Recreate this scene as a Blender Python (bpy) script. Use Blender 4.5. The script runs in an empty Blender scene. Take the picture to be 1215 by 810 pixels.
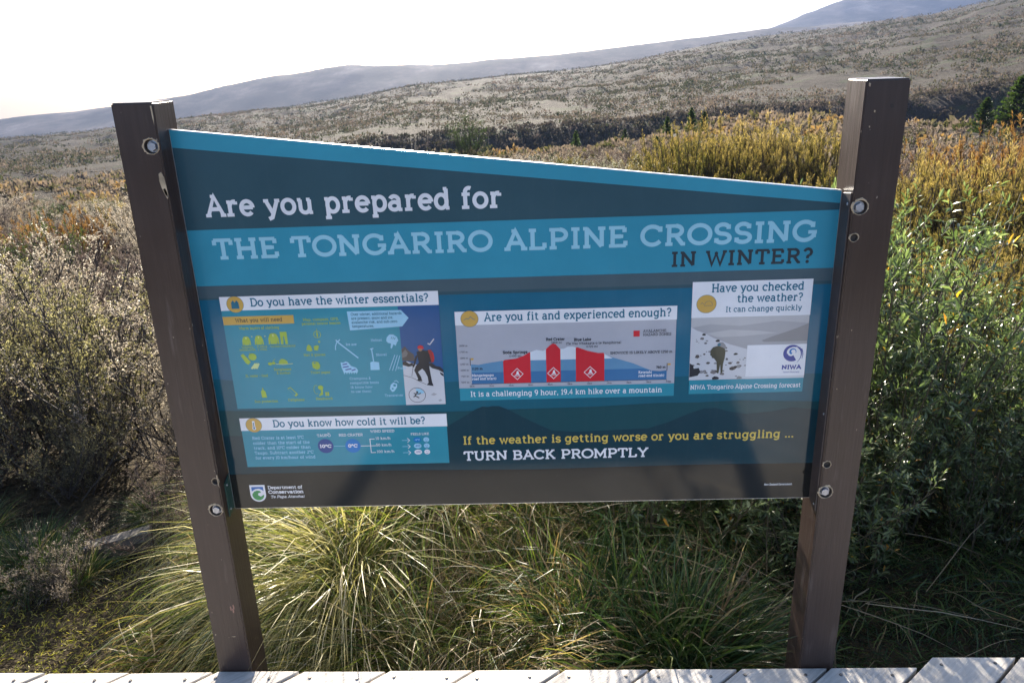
import bpy, bmesh, math, random
import numpy as np
from mathutils import Vector, Matrix, noise
from mathutils.geometry import tessellate_polygon
rad = math.radians
sc = bpy.context.scene
col = sc.collection

# ------------------------------------------------------------------ camera
CAM = Vector((0.805, -1.649, 1.502))
YAW, PITCH, ROLL, FPX = 0.0334, 0.3253, -0.032, 884.9
fw = Vector((-math.sin(YAW)*math.cos(PITCH), math.cos(YAW)*math.cos(PITCH), -math.sin(PITCH)))
rt0 = Vector((math.cos(YAW), math.sin(YAW), 0)); up0 = rt0.cross(fw)
rt = math.cos(ROLL)*rt0 + math.sin(ROLL)*up0
up = -math.sin(ROLL)*rt0 + math.cos(ROLL)*up0
cd = bpy.data.cameras.new("camera"); cam = bpy.data.objects.new("camera", cd); col.objects.link(cam)
cam.matrix_world = Matrix(((rt.x, up.x, -fw.x, CAM.x), (rt.y, up.y, -fw.y, CAM.y), (rt.z, up.z, -fw.z, CAM.z), (0, 0, 0, 1)))
cd.sensor_width = 36.0; cd.lens = 36.0*FPX/1215.0
cd.clip_start = 0.02; cd.clip_end = 30000
sc.camera = cam

# ------------------------------------------------------------------ sky, sun, exposure
SUN_EL, SUN_AZ = 23.3, -6.5          # azimuth from +Y towards +X
w = bpy.data.worlds.new("World"); sc.world = w; w.use_nodes = True
nt = w.node_tree; bg = nt.nodes["Background"]
sky = nt.nodes.new("ShaderNodeTexSky"); sky.sky_type = 'NISHITA'; sky.sun_disc = False
sky.sun_elevation = rad(SUN_EL); sky.sun_rotation = rad(SUN_AZ)
sky.air_density = .75; sky.dust_density = 3.0; sky.ozone_density = .5; sky.altitude = 1100
nt.links.new(sky.outputs[0], bg.inputs[0]); bg.inputs[1].default_value = 0.088
sd = bpy.data.lights.new("sun", 'SUN'); sd.energy = 5.0; sd.angle = rad(0.53); sd.color = (1.0, .90, .75)
so = bpy.data.objects.new("sun", sd); col.objects.link(so)
sdir = Vector((math.sin(rad(SUN_AZ))*math.cos(rad(SUN_EL)), math.cos(rad(SUN_AZ))*math.cos(rad(SUN_EL)), math.sin(rad(SUN_EL))))
so.rotation_euler = sdir.to_track_quat('Z', 'Y').to_euler(); so.location = (0, 30, 40)
sc.view_settings.view_transform = 'Standard'; sc.view_settings.look = 'None'
sc.view_settings.gamma = 1; sc.view_settings.exposure = 2.25
sc.render.engine = 'CYCLES'
sc.cycles.max_bounces = 6; sc.cycles.diffuse_bounces = 3; sc.cycles.glossy_bounces = 3
sc.cycles.transmission_bounces = 4; sc.cycles.transparent_max_bounces = 8; sc.cycles.volume_bounces = 1
sc.cycles.sample_clamp_indirect = 6
HAZE = 5.5e-4

# ------------------------------------------------------------------ helpers
def tag(o, label=None, cat=None, group=None, kind=None):
    if label: o['label'] = label
    if cat: o['category'] = cat
    if group: o['group'] = group
    if kind: o['kind'] = kind
    return o
def empty(name, loc=(0, 0, 0), parent=None):
    o = bpy.data.objects.new(name, None); o.empty_display_size = .1; o.location = loc
    o.parent = parent; col.objects.link(o); return o
def link(name, me, mats=None, parent=None, loc=None):
    o = bpy.data.objects.new(name, me)
    for m in (mats if isinstance(mats, (list, tuple)) else [mats] if mats else []):
        me.materials.append(m)
    if parent: o.parent = parent
    if loc: o.location = loc
    col.objects.link(o); return o
def np_mesh(name, V, F, rnd=None, smooth=False, matidx=None):
    """V (n,3); F list of (k,3|4) arrays or one array; rnd per-vertex float"""
    me = bpy.data.meshes.new(name)
    V = np.asarray(V, np.float32).reshape(-1, 3)
    Fs = F if isinstance(F, list) else [F]
    Fs = [np.asarray(f, np.int32) for f in Fs if len(f)]
    me.vertices.add(len(V)); me.vertices.foreach_set('co', V.ravel())
    nl = sum(f.size for f in Fs); nf = sum(len(f) for f in Fs)
    me.loops.add(nl); me.polygons.add(nf)
    me.loops.foreach_set('vertex_index', np.concatenate([f.ravel() for f in Fs]))
    ls = []; s = 0
    for f in Fs:
        k = f.shape[1]; ls.append(s + np.arange(len(f))*k); s += f.size
    me.polygons.foreach_set('loop_start', np.concatenate(ls).astype(np.int32))
    if matidx is not None: me.polygons.foreach_set('material_index', np.asarray(matidx, np.int32))
    me.polygons.foreach_set('use_smooth', np.full(nf, smooth))
    if rnd is not None:
        a = me.attributes.new('rnd', 'FLOAT', 'POINT'); a.data.foreach_set('value', np.asarray(rnd, np.float32))
    me.update(calc_edges=True); me.validate()
    return me
def bm_obj(name, bm, mat, parent=None, bevel=0, seg=2, smooth=False):
    if bevel: bmesh.ops.bevel(bm, geom=bm.edges[:], offset=bevel, segments=seg, affect='EDGES', profile=.7)
    bmesh.ops.recalc_face_normals(bm, faces=bm.faces)
    me = bpy.data.meshes.new(name); bm.to_mesh(me); bm.free()
    if smooth:
        for p in me.polygons: p.use_smooth = True
    return link(name, me, mat, parent)
def box_bm(x0, x1, y0, y1, z0, z1, bm=None):
    bm = bm or bmesh.new()
    m = Matrix.Translation(((x0+x1)/2, (y0+y1)/2, (z0+z1)/2)) @ Matrix.Diagonal((x1-x0, y1-y0, z1-z0, 1))
    bmesh.ops.create_cube(bm, size=1, matrix=m); return bm

# ------------------------------------------------------------------ materials
class N:
    def __init__(s, name):
        s.m = bpy.data.materials.new(name); s.m.use_nodes = True; s.t = s.m.node_tree; s.t.nodes.clear()
        s.out = s.t.nodes.new('ShaderNodeOutputMaterial')
    def n(s, typ, **kw):
        nd = s.t.nodes.new(typ)
        ins = kw.pop('ins', {})
        for k, v in kw.items(): setattr(nd, k, v)
        for k, v in ins.items(): s.set(nd, k, v)
        return nd
    def set(s, nd, k, v):
        i = nd.inputs[k]
        if hasattr(v, 'is_output'): s.t.links.new(v, i)
        elif isinstance(v, (tuple, list)) and len(v) == 3 and i.type == 'RGBA': i.default_value = (*v, 1)
        else: i.default_value = v
    def ramp(s, fac, stops, interp='LINEAR'):
        r = s.n('ShaderNodeValToRGB'); r.color_ramp.interpolation = interp
        e = r.color_ramp.elements
        while len(e) < len(stops): e.new(.5)
        for a, (p, c) in zip(e, stops): a.position = p; a.color = (*c, 1)
        s.set(r, 0, fac); return r.outputs[0]
    def noise(s, scale, detail=4, rough=.6, vec=None, out=0):
        nd = s.n('ShaderNodeTexNoise', ins={'Scale': scale, 'Detail': detail, 'Roughness': rough})
        if vec is not None: s.set(nd, 'Vector', vec)
        return nd.outputs[out]
    def mix(s, f, a, b, typ='MIX'):
        nd = s.n('ShaderNodeMix', data_type='RGBA', blend_type=typ)
        s.set(nd, 0, f); s.set(nd, 6, a); s.set(nd, 7, b); return nd.outputs[2]
    def math(s, op, a, b=0, c=0):
        nd = s.n('ShaderNodeMath', operation=op); s.set(nd, 0, a); s.set(nd, 1, b); s.set(nd, 2, c); return nd.outputs[0]
    def coord(s, which='Object'): return s.n('ShaderNodeTexCoord').outputs[which]
    def mapping(s, vec, scale=(1, 1, 1), rot=(0, 0, 0)):
        return s.n('ShaderNodeMapping', ins={'Vector': vec, 'Scale': scale, 'Rotation': rot}).outputs[0]
    def bump(s, h, strength=.3, dist=.01):
        return s.n('ShaderNodeBump', ins={'Height': h, 'Strength': strength, 'Distance': dist}).outputs[0]
    def princ(s, base, rough=.6, spec=.5, metal=0, normal=None, coat=0, coat_rough=.1):
        p = s.n('ShaderNodeBsdfPrincipled', ins={'Base Color': base, 'Roughness': rough, 'Metallic': metal,
                'Specular IOR Level': spec, 'Coat Weight': coat, 'Coat Roughness': coat_rough})
        if normal is not None: s.set(p, 'Normal', normal)
        s.t.links.new(p.outputs[0], s.out.inputs[0]); return s.m

def leaf_mat(name, stops, trans=.4, rough=.45, gloss=.3, tint=(1, 1, 1), objvar=.35, tcol=1.25, tblue=.6):
    s = N(name)
    a = s.n('ShaderNodeAttribute', attribute_name='rnd').outputs['Fac']
    oi = s.n('ShaderNodeObjectInfo').outputs['Random']
    f = s.math('ADD', a, s.math('MULTIPLY', s.math('SUBTRACT', oi, .5), objvar))
    c = s.ramp(f, stops)
    p = s.n('ShaderNodeBsdfPrincipled', ins={'Base Color': c, 'Roughness': rough, 'Specular IOR Level': gloss})
    tc = s.mix(1.0, c, (tcol, tcol*1.03, tcol*tblue), 'MULTIPLY')
    t = s.n('ShaderNodeBsdfTranslucent', ins={'Color': tc})
    mx = s.n('ShaderNodeMixShader', ins={0: trans, 1: p.outputs[0], 2: t.outputs[0]})
    s.t.links.new(mx.outputs[0], s.out.inputs[0]); return s.m

def ground_mat():
    s = N('scrub_ground'); c = s.coord('Object')
    geo = s.n('ShaderNodeNewGeometry'); pos = geo.outputs['Position']
    d = s.n('ShaderNodeVectorMath', operation='LENGTH', ins={0: pos}).outputs['Value']
    n1 = s.noise(.012, 6, .6, pos); n2 = s.noise(.09, 6, .65, pos); n3 = s.noise(.7, 9, .8, pos)
    mixn = s.math('ADD', s.math('MULTIPLY', n1, .28), s.math('ADD', s.math('MULTIPLY', n2, .34), s.math('MULTIPLY', n3, .48)))
    hill = s.ramp(mixn, [(.38, (.020, .020, .012)), (.48, (.029, .025, .017)), (.56, (.040, .032, .024)), (.66, (.056, .044, .036))])
    spot = s.ramp(s.noise(.22, 3, .5, pos), [(.56, (0, 0, 0)), (.62, (1, 1, 1))])
    hill = s.mix(s.math('MULTIPLY', spot, .65), hill, (.040, .052, .020))
    near = s.ramp(s.noise(9, 8, .7, pos), [(.35, (.020, .015, .009)), (.5, (.055, .042, .024)), (.65, (.10, .08, .045))])
    k = s.n('ShaderNodeMapRange', ins={'Value': d, 'From Min': 8, 'From Max': 40}).outputs[0]
    base = s.mix(k, near, hill)
    # bare scree / frost higher up on the distant ridge and mountain
    far = s.n('ShaderNodeMapRange', ins={'Value': d, 'From Min': 600, 'From Max': 850}).outputs[0]
    scree = s.ramp(s.noise(.011, 8, .68, s.mapping(pos, (1, .4, 2.5))), [(.36, (.016, .016, .016)), (.48, (.038, .034, .032)), (.58, (.095, .082, .078)), (.68, (.20, .185, .18))])
    base = s.mix(far, base, scree)
    b = s.bump(s.noise(.5, 8, .75, pos), .9, .9)
    b2 = s.bump(s.noise(14, 6, .7, pos), .6, .05); s.set(b2.node, 'Normal', b)
    return s.princ(base, .95, .1, normal=b2)

def wood_paint():
    s = N('brown_painted_timber'); c = s.coord('Object')
    g = s.noise(6, 6, .6, s.mapping(c, (14, 14, .8)))
    n2 = s.noise(3, 5, .6, c)
    base = s.ramp(s.math('ADD', s.math('MULTIPLY', g, .5), s.math('MULTIPLY', n2, .5)), [(.3, (.036, .022, .017)), (.5, (.046, .028, .022)), (.7, (.064, .041, .033))])
    chips = s.ramp(s.noise(75, 3, .5, s.mapping(c, (1.2, 1.2, .5))), [(.725, (0, 0, 0)), (.74, (1, 1, 1))])
    base = s.mix(chips, base, (.36, .29, .22))
    streak = s.ramp(s.noise(9, 4, .6, s.mapping(c, (3, 3, .35))), [(.6, (0, 0, 0)), (.72, (.35, .35, .35))])
    base = s.mix(streak, base, (.22, .18, .16))
    r = s.ramp(n2, [(.3, (.27,)*3), (.7, (.42,)*3)])
    return s.princ(base, r, .5, normal=s.bump(s.math('ADD', g, s.noise(28, 4, .6, s.mapping(c, (6, 6, .4)))), .38, .002))
def wood_deck():
    s = N('weathered_decking'); c = s.coord('Object'); oi = s.n('ShaderNodeObjectInfo').outputs['Random']
    cc = s.n('ShaderNodeCombineXYZ', ins={0: s.math('MULTIPLY', oi, 37.0), 1: s.math('MULTIPLY', oi, 11.0)}).outputs[0]
    v = s.n('ShaderNodeVectorMath', operation='ADD', ins={0: c, 1: cc}).outputs[0]
    g = s.noise(7, 7, .65, s.mapping(v, (1.0, 17, 17)))
    g2 = s.noise(30, 4, .6, s.mapping(v, (1, 22, 10)))
    n2 = s.noise(5, 5, .6, v)
    base = s.ramp(s.math('ADD', s.math('MULTIPLY', g, .6), s.math('MULTIPLY', n2, .4)), [(.3, (.30, .27, .235)), (.5, (.48, .445, .40)), (.68, (.62, .59, .54))])
    crack = s.ramp(g2, [(.30, (1, 1, 1)), (.37, (0, 0, 0))])
    base = s.mix(s.math('MULTIPLY', crack, .6), base, (.13, .11, .10))
    base = s.mix(s.math('MULTIPLY', oi, .35), base, (.44, .40, .34))
    return s.princ(base, .72, .35, normal=s.bump(s.math('ADD', g, s.math('MULTIPLY', g2, .5)), .5, .004))
M = {}
M['ground'] = ground_mat(); M['post'] = wood_paint(); M['deck'] = wood_deck()
def simple(name, c, rough=.5, metal=0, spec=.5, nscale=20, var=.15, coat=0, bump=.05):
    s = N(name); co = s.coord('Object'); n = s.noise(nscale, 5, .6, co)
    a = tuple(x*(1-var) for x in c); b = tuple(min(1, x*(1+var)) for x in c)
    return s.princ(s.ramp(n, [(.35, a), (.65, b)]), rough, spec, metal, normal=s.bump(n, bump, .002), coat=coat)
M['bare_wood'] = simple('bare_timber', (.42, .33, .22), .8, var=.3, nscale=40, bump=.3)
M['steel'] = simple('zinc_bolt', (.42, .43, .46), .42, .75, nscale=60)
M['recess'] = simple('dark_recess', (.10, .078, .062), .9)
M['alu'] = simple('aluminium_edge', (.72, .73, .74), .32, .8, nscale=50)
M['bracket'] = simple('green_bracket', (.012, .055, .045), .4, nscale=30)
M['bracket_brown'] = simple('brown_bracket', (.055, .042, .040), .45, nscale=30)
M['nail'] = simple('nail_head', (.14, .13, .12), .5, .6)
M['old_board'] = simple('old_board', (.085, .075, .066), .85, nscale=12, var=.35, bump=.4)
_pm = {}
def ink(name, c, var=.0):
    """outdoor print under a clear gloss laminate, faint dust and rub marks"""
    if name in _pm: return _pm[name]
    s = N('print_'+name); co = s.coord('Object')
    n = s.noise(3.5, 6, .65, co); n2 = s.noise(1.2, 3, .5, s.mapping(co, (1, 1, 2)))
    a = tuple(min(1, x*.93+.002) for x in c); b = tuple(min(1, x*1.06+.006) for x in c)
    base = s.ramp(n, [(.35, a), (.65, b)])
    st = s.ramp(s.noise(4.5, 6, .62, s.mapping(co, (9, 9, .7))), [(.55, (0,)*3), (.80, (.03,)*3)])
    sp = s.ramp(s.noise(230, 2, .5, co), [(.72, (0,)*3), (.78, (.12,)*3)])
    base = s.mix(s.math('ADD', st, sp), base, (.34, .35, .35))
    r = s.ramp(n2, [(.35, (.08,)*3), (.7, (.17,)*3)])
    m = s.princ(base, .45, .0, coat=1.0, coat_rough=.1)
    p = [x for x in s.t.nodes if x.type == 'BSDF_PRINCIPLED'][0]
    s.set(p, 'Coat Roughness', r); p.inputs['Coat IOR'].default_value = 1.52
    _pm[name] = m; return m
INK = dict(navy=(.036, .092, .120), band=(.040, .290, .410), stripe=(.045, .31, .43), white=(.80, .81, .84), pale=(.33, .63, .75),
    grey=(.070, .115, .140), wgrey=(.035, .048, .060), bgblue=(.008, .130, .225), bgdeep=(.004, .100, .150), hill=(.006, .062, .076), mount=(.003, .036, .052), base=(.004, .007, .008),
    teal=(.028, .27, .36), htext=(.030, .165, .250), gold=(.62, .385, .09), goldt=(.10, .09, .06), lime=(.36, .50, .060), limel=(.62, .70, .30), lblue=(.33, .62, .80),
    sblue=(.018, .095, .27), snow=(.62, .63, .66), rock=(.10, .085, .08), rock2=(.20, .185, .18), dark=(.020, .022, .030), red=(.62, .018, .030), redd=(.35, .03, .03),
    chart=(.44, .45, .50), chblue=(.12, .28, .45), chlow=(.05, .17, .36), chsnow=(.66, .72, .78), black=(.03, .03, .035), purple=(.018, .060, .25), rblue=(.004, .18, .52),
    fog=(.40, .40, .42), fog2=(.50, .50, .51), dhill=(.27, .27, .28), nblue=(.03, .055, .30), docb=(.03, .15, .45), docg=(.05, .30, .09), yel=(.66, .50, .10), skin=(.35, .2, .13), olive=(.07, .07, .045))

# ------------------------------------------------------------------ slab-serif stroke lettering
def arc(cx, cy, rx, ry, a0, a1): return ('a', cx, cy, rx, ry, a0, a1)
def ln(*p): return ('l', [(p[i], p[i+1]) for i in range(0, len(p), 2)])
def sf(x, y, h=.15): return ('s', x-h, x+h, y)
def sl(x, y, h=.13): return ('s', x-h, x+.04, y)
def sr(x, y, h=.13): return ('s', x-.04, x+h, y)
X = .70
G = {
 'A': (.86, [ln(.08, 0, .43, 1, .78, 0), ln(.22, .33, .64, .33), sf(.08, 0, .13), sf(.78, 0, .13), ('s', .27, .45, 1)]),
 'B': (.78, [ln(.15, 0, .15, 1), ('s', 0, .42, 1), arc(.42, .76, .23, .24, 90, -90), ln(.15, .52, .44, .52), arc(.44, .26, .27, .26, 90, -90), ('s', 0, .44, 0)]),
 'C': (.86, [arc(.45, .5, .41, .5, 42, 322), ln(.77, 1.0, .77, .70)]),
 'D': (.86, [ln(.15, 0, .15, 1), ('s', 0, .38, 1), arc(.38, .5, .42, .5, 90, -90), ('s', 0, .38, 0)]),
 'E': (.76, [ln(.15, 0, .15, 1), ('s', 0, .66, 1), ln(.64, 1, .64, .74), ln(.15, .52, .50, .52), ln(.50, .62, .50, .42), ('s', 0, .70, 0), ln(.68, 0, .68, .27)]),
 'F': (.72, [ln(.15, 0, .15, 1), ('s', 0, .66, 1), ln(.64, 1, .64, .74), ln(.15, .50, .50, .50), sf(.15, 0)]),
 'G': (.92, [arc(.46, .5, .42, .5, 42, 340), ln(.84, .14, .84, .44), ('s', .60, .95, .44), ln(.77, 1.0, .77, .70)]),
 'H': (.92, [ln(.15, 0, .15, 1), ln(.75, 0, .75, 1), ln(.15, .5, .75, .5), sf(.15, 0), sf(.15, 1), sf(.75, 0), sf(.75, 1)]),
 'I': (.38, [ln(.19, 0, .19, 1), sf(.19, 0, .17), sf(.19, 1, .17)]),
 'K': (.86, [ln(.15, 0, .15, 1), ln(.15, .36, .64, 1), ln(.32, .58, .72, 0), sf(.15, 0), sf(.15, 1), sf(.64, 1, .13), sf(.72, 0, .12)]),
 'L': (.72, [ln(.15, 0, .15, 1), sf(.15, 1), ('s', 0, .66, 0), ln(.64, 0, .64, .30)]),
 'M': (1.10, [ln(.15, 0, .15, 1), ln(.93, 0, .93, 1), ln(.15, 1, .54, .22, .93, 1), sf(.15, 0), sf(.93, 0), sl(.15, 1, .15), sr(.93, 1, .15)]),
 'N': (.94, [ln(.15, 0, .15, 1), ln(.77, 0, .77, 1), ln(.15, 1, .77, 0), sf(.15, 0), sl(.15, 1, .15), sf(.77, 1)]),
 'O': (.92, [arc(.46, .5, .43, .5, 0, 360)]),
 'P': (.76, [ln(.15, 0, .15, 1), ('s', 0, .42, 1), arc(.42, .72, .27, .28, 90, -90), ln(.42, .44, .15, .44), sf(.15, 0)]),
 'R': (.82, [ln(.15, 0, .15, 1), ('s', 0, .42, 1), arc(.42, .74, .25, .26, 90, -90), ln(.42, .48, .15, .48), ln(.42, .48, .70, 0), sf(.15, 0), ('s', .64, .82, 0)]),
 'S': (.70, [arc(.35, .745, .26, .255, 35, 270), arc(.35, .245, .29, .245, 90, -145), ln(.58, 1, .58, .74), ln(.10, 0, .10, .26)]),
 'T': (.80, [ln(.40, 0, .40, 1), ('s', .03, .77, 1), ln(.05, 1, .05, .72), ln(.75, 1, .75, .72), sf(.40, 0, .17)]),
 'U': (.88, [ln(.15, 1, .15, .32), arc(.43, .32, .28, .32, 180, 360), ln(.71, .32, .71, 1), sf(.15, 1), sf(.71, 1)]),
 'V': (.84, [ln(.08, 1, .42, 0, .76, 1), sf(.08, 1, .13), sf(.76, 1, .13)]),
 'W': (1.16, [ln(.08, 1, .33, 0, .58, .85, .83, 0, 1.08, 1), sf(.08, 1, .12), sf(1.08, 1, .12), ('s', .48, .68, .88)]),
 'Y': (.82, [ln(.08, 1, .41, .46, .74, 1), ln(.41, .46, .41, 0), sf(.08, 1, .13), sf(.74, 1, .13), sf(.41, 0, .16)]),
 'Z': (.70, [ln(.08, 1, .60, 1, .06, 0, .62, 0), ln(.08, 1, .08, .76), ln(.62, 0, .62, .26)]),
 'a': (.64, [arc(.27, .48, .20, .22, 155, 0), ln(.47, .48, .47, .0), arc(.26, .20, .21, .20, 0, 360), ('s', .44, .62, 0)]),
 'b': (.68, [ln(.14, 0, .14, 1), arc(.37, .35, .24, .35, 0, 360), sl(.14, 1)]),
 'c': (.60, [arc(.32, .35, .28, .35, 48, 312), ln(.52, .70, .52, .48)]),
 'd': (.72, [ln(.55, 0, .55, 1), arc(.31, .35, .25, .35, 0, 360), sl(.55, 1), sr(.55, 0)]),
 'e': (.64, [arc(.32, .35, .27, .35, 0, 318), ln(.05, .37, .59, .37)]),
 'f': (.46, [ln(.19, 0, .19, .78), arc(.37, .78, .18, .22, 180, 62), ('s', .03, .41, .68), sf(.19, 0, .17)]),
 'g': (.72, [ln(.55, .70, .55, -.08), arc(.31, .36, .25, .33, 0, 360), arc(.31, -.08, .24, .21, 0, -150), sr(.55, .68)]),
 'h': (.76, [ln(.14, 0, .14, 1), arc(.37, .44, .22, .26, 180, 0), ln(.59, .44, .59, 0), sl(.14, 1), sf(.14, 0, .14), sf(.59, 0, .13)]),
 'i': (.36, [ln(.18, 0, .18, .68), sl(.18, .68), sf(.18, 0, .15), ('d', .17, .94)]),
 'k': (.70, [ln(.14, 0, .14, 1), ln(.14, .26, .50, .68), ln(.28, .42, .56, 0), sl(.14, 1), sf(.14, 0, .14), sf(.50, .68, .12), sf(.57, 0, .11)]),
 'l': (.36, [ln(.18, 0, .18, 1), sl(.18, 1), sf(.18, 0, .15)]),
 'm': (1.12, [ln(.14, 0, .14, .68), arc(.335, .46, .195, .24, 180, 0), ln(.53, .46, .53, 0), arc(.735, .46, .205, .24, 180, 0), ln(.94, .46, .94, 0), sl(.14, .68), sf(.14, 0, .13), sf(.53, 0, .11), sf(.94, 0, .13)]),
 'n': (.76, [ln(.14, 0, .14, .68), arc(.37, .44, .22, .26, 180, 0), ln(.59, .44, .59, 0), sl(.14, .68), sf(.14, 0, .14), sf(.59, 0, .13)]),
 'o': (.66, [arc(.33, .35, .28, .35, 0, 360)]),
 'p': (.70, [ln(.14, .68, .14, -.30), arc(.38, .35, .25, .35, 0, 360), sl(.14, .68), sf(.14, -.30, .14)]),
 'q': (.70, [ln(.55, .68, .55, -.30), arc(.31, .35, .25, .35, 0, 360), sr(.55, .68), sf(.55, -.30, .14)]),
 'r': (.56, [ln(.17, 0, .17, .68), arc(.39, .42, .22, .28, 180, 75), ln(.45, .70, .45, .54), sl(.17, .68), sf(.17, 0, .17)]),
 's': (.54, [arc(.27, .525, .19, .175, 30, 270), arc(.27, .175, .21, .175, 90, -150), ln(.44, .70, .44, .53), ln(.08, 0, .08, .17)]),
 't': (.50, [ln(.20, .92, .20, .18), arc(.37, .18, .17, .18, 180, 305), ('s', .03, .43, .68)]),
 'u': (.76, [ln(.14, .68, .14, .24), arc(.35, .24, .21, .24, 180, 360), ln(.57, .68, .57, 0), sl(.14, .68), sl(.57, .68), sr(.57, 0)]),
 'v': (.66, [ln(.08, .68, .33, 0, .58, .68), sf(.08, .68, .12), sf(.58, .68, .12)]),
 'w': (.94, [ln(.08, .68, .27, 0, .47, .60, .67, 0, .86, .68), sf(.08, .68, .11), sf(.86, .68, .11), ('s', .38, .56, .62)]),
 'x': (.66, [ln(.10, .68, .56, 0), ln(.56, .68, .10, 0), sf(.10, .68, .11), sf(.56, .68, .11), sf(.10, 0, .11), sf(.56, 0, .11)]),
 'y': (.68, [ln(.08, .68, .35, .02), ln(.60, .68, .30, -.20, .14, -.28), sf(.08, .68, .12), sf(.60, .68, .12)]),
 'z': (.56, [ln(.06, .68, .46, .68, .06, 0, .50, 0)]),
 '0': (.66, [arc(.33, .5, .26, .5, 0, 360)]), '1': (.42, [ln(.06, .80, .22, 1, .22, 0), sf(.22, 0, .17)]),
 '2': (.62, [arc(.30, .72, .24, .28, 160, -35), ln(.50, .57, .07, 0, .56, 0)]),
 '3': (.60, [arc(.28, .75, .22, .25, 150, -90), arc(.28, .25, .25, .25, 90, -150)]),
 '4': (.66, [ln(.44, 0, .44, 1, .05, .30, .62, .30)]), '5': (.60, [ln(.50, 1, .13, 1, .10, .56), arc(.28, .31, .26, .31, 130, -145)]),
 '6': (.62, [arc(.32, .30, .25, .30, 0, 360), arc(.42, .35, .35, .65, 180, 85)]), '7': (.58, [ln(.05, 1, .54, 1, .20, 0)]),
 '8': (.62, [arc(.31, .76, .21, .24, 0, 360), arc(.31, .27, .25, .27, 0, 360)]),
 '9': (.62, [arc(.30, .70, .25, .30, 0, 360), arc(.20, .65, .35, .65, 0, -95)]),
 '.': (.26, [('d', .12, .03)]), ',': (.26, [('d', .12, .03), ln(.13, .0, .08, -.16)]), ':': (.26, [('d', .12, .03), ('d', .12, .55)]),
 '?': (.56, [arc(.27, .75, .21, .25, 165, -60), ln(.36, .54, .27, .42, .27, .27), ('d', .27, .03)]),
 '!': (.28, [ln(.13, 1, .13, .3), ('d', .13, .03)]), '/': (.42, [ln(.02, -.1, .38, 1.05)]), '-': (.40, [ln(.06, .36, .34, .36)]),
 '+': (.5, [ln(.05, .4, .45, .4), ln(.25, .2, .25, .6)]),
 '\u00b0': (.36, [arc(.17, .82, .13, .15, 0, 360)]), '(': (.30, [arc(.34, .45, .24, .65, 120, 240)]), ')': (.30, [arc(-.04, .45, .24, .65, 60, -60)]),
 '&': (.74, [ln(.66, 0, .20, .66), arc(.33, .78, .16, .20, 220, -30), ln(.47, .68, .16, .42), arc(.28, .22, .22, .22, 130, 340), ln(.49, .15, .64, .44)]),
 "'": (.2, [ln(.1, 1, .1, .8)]), ' ': (.32, []),
}
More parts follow.
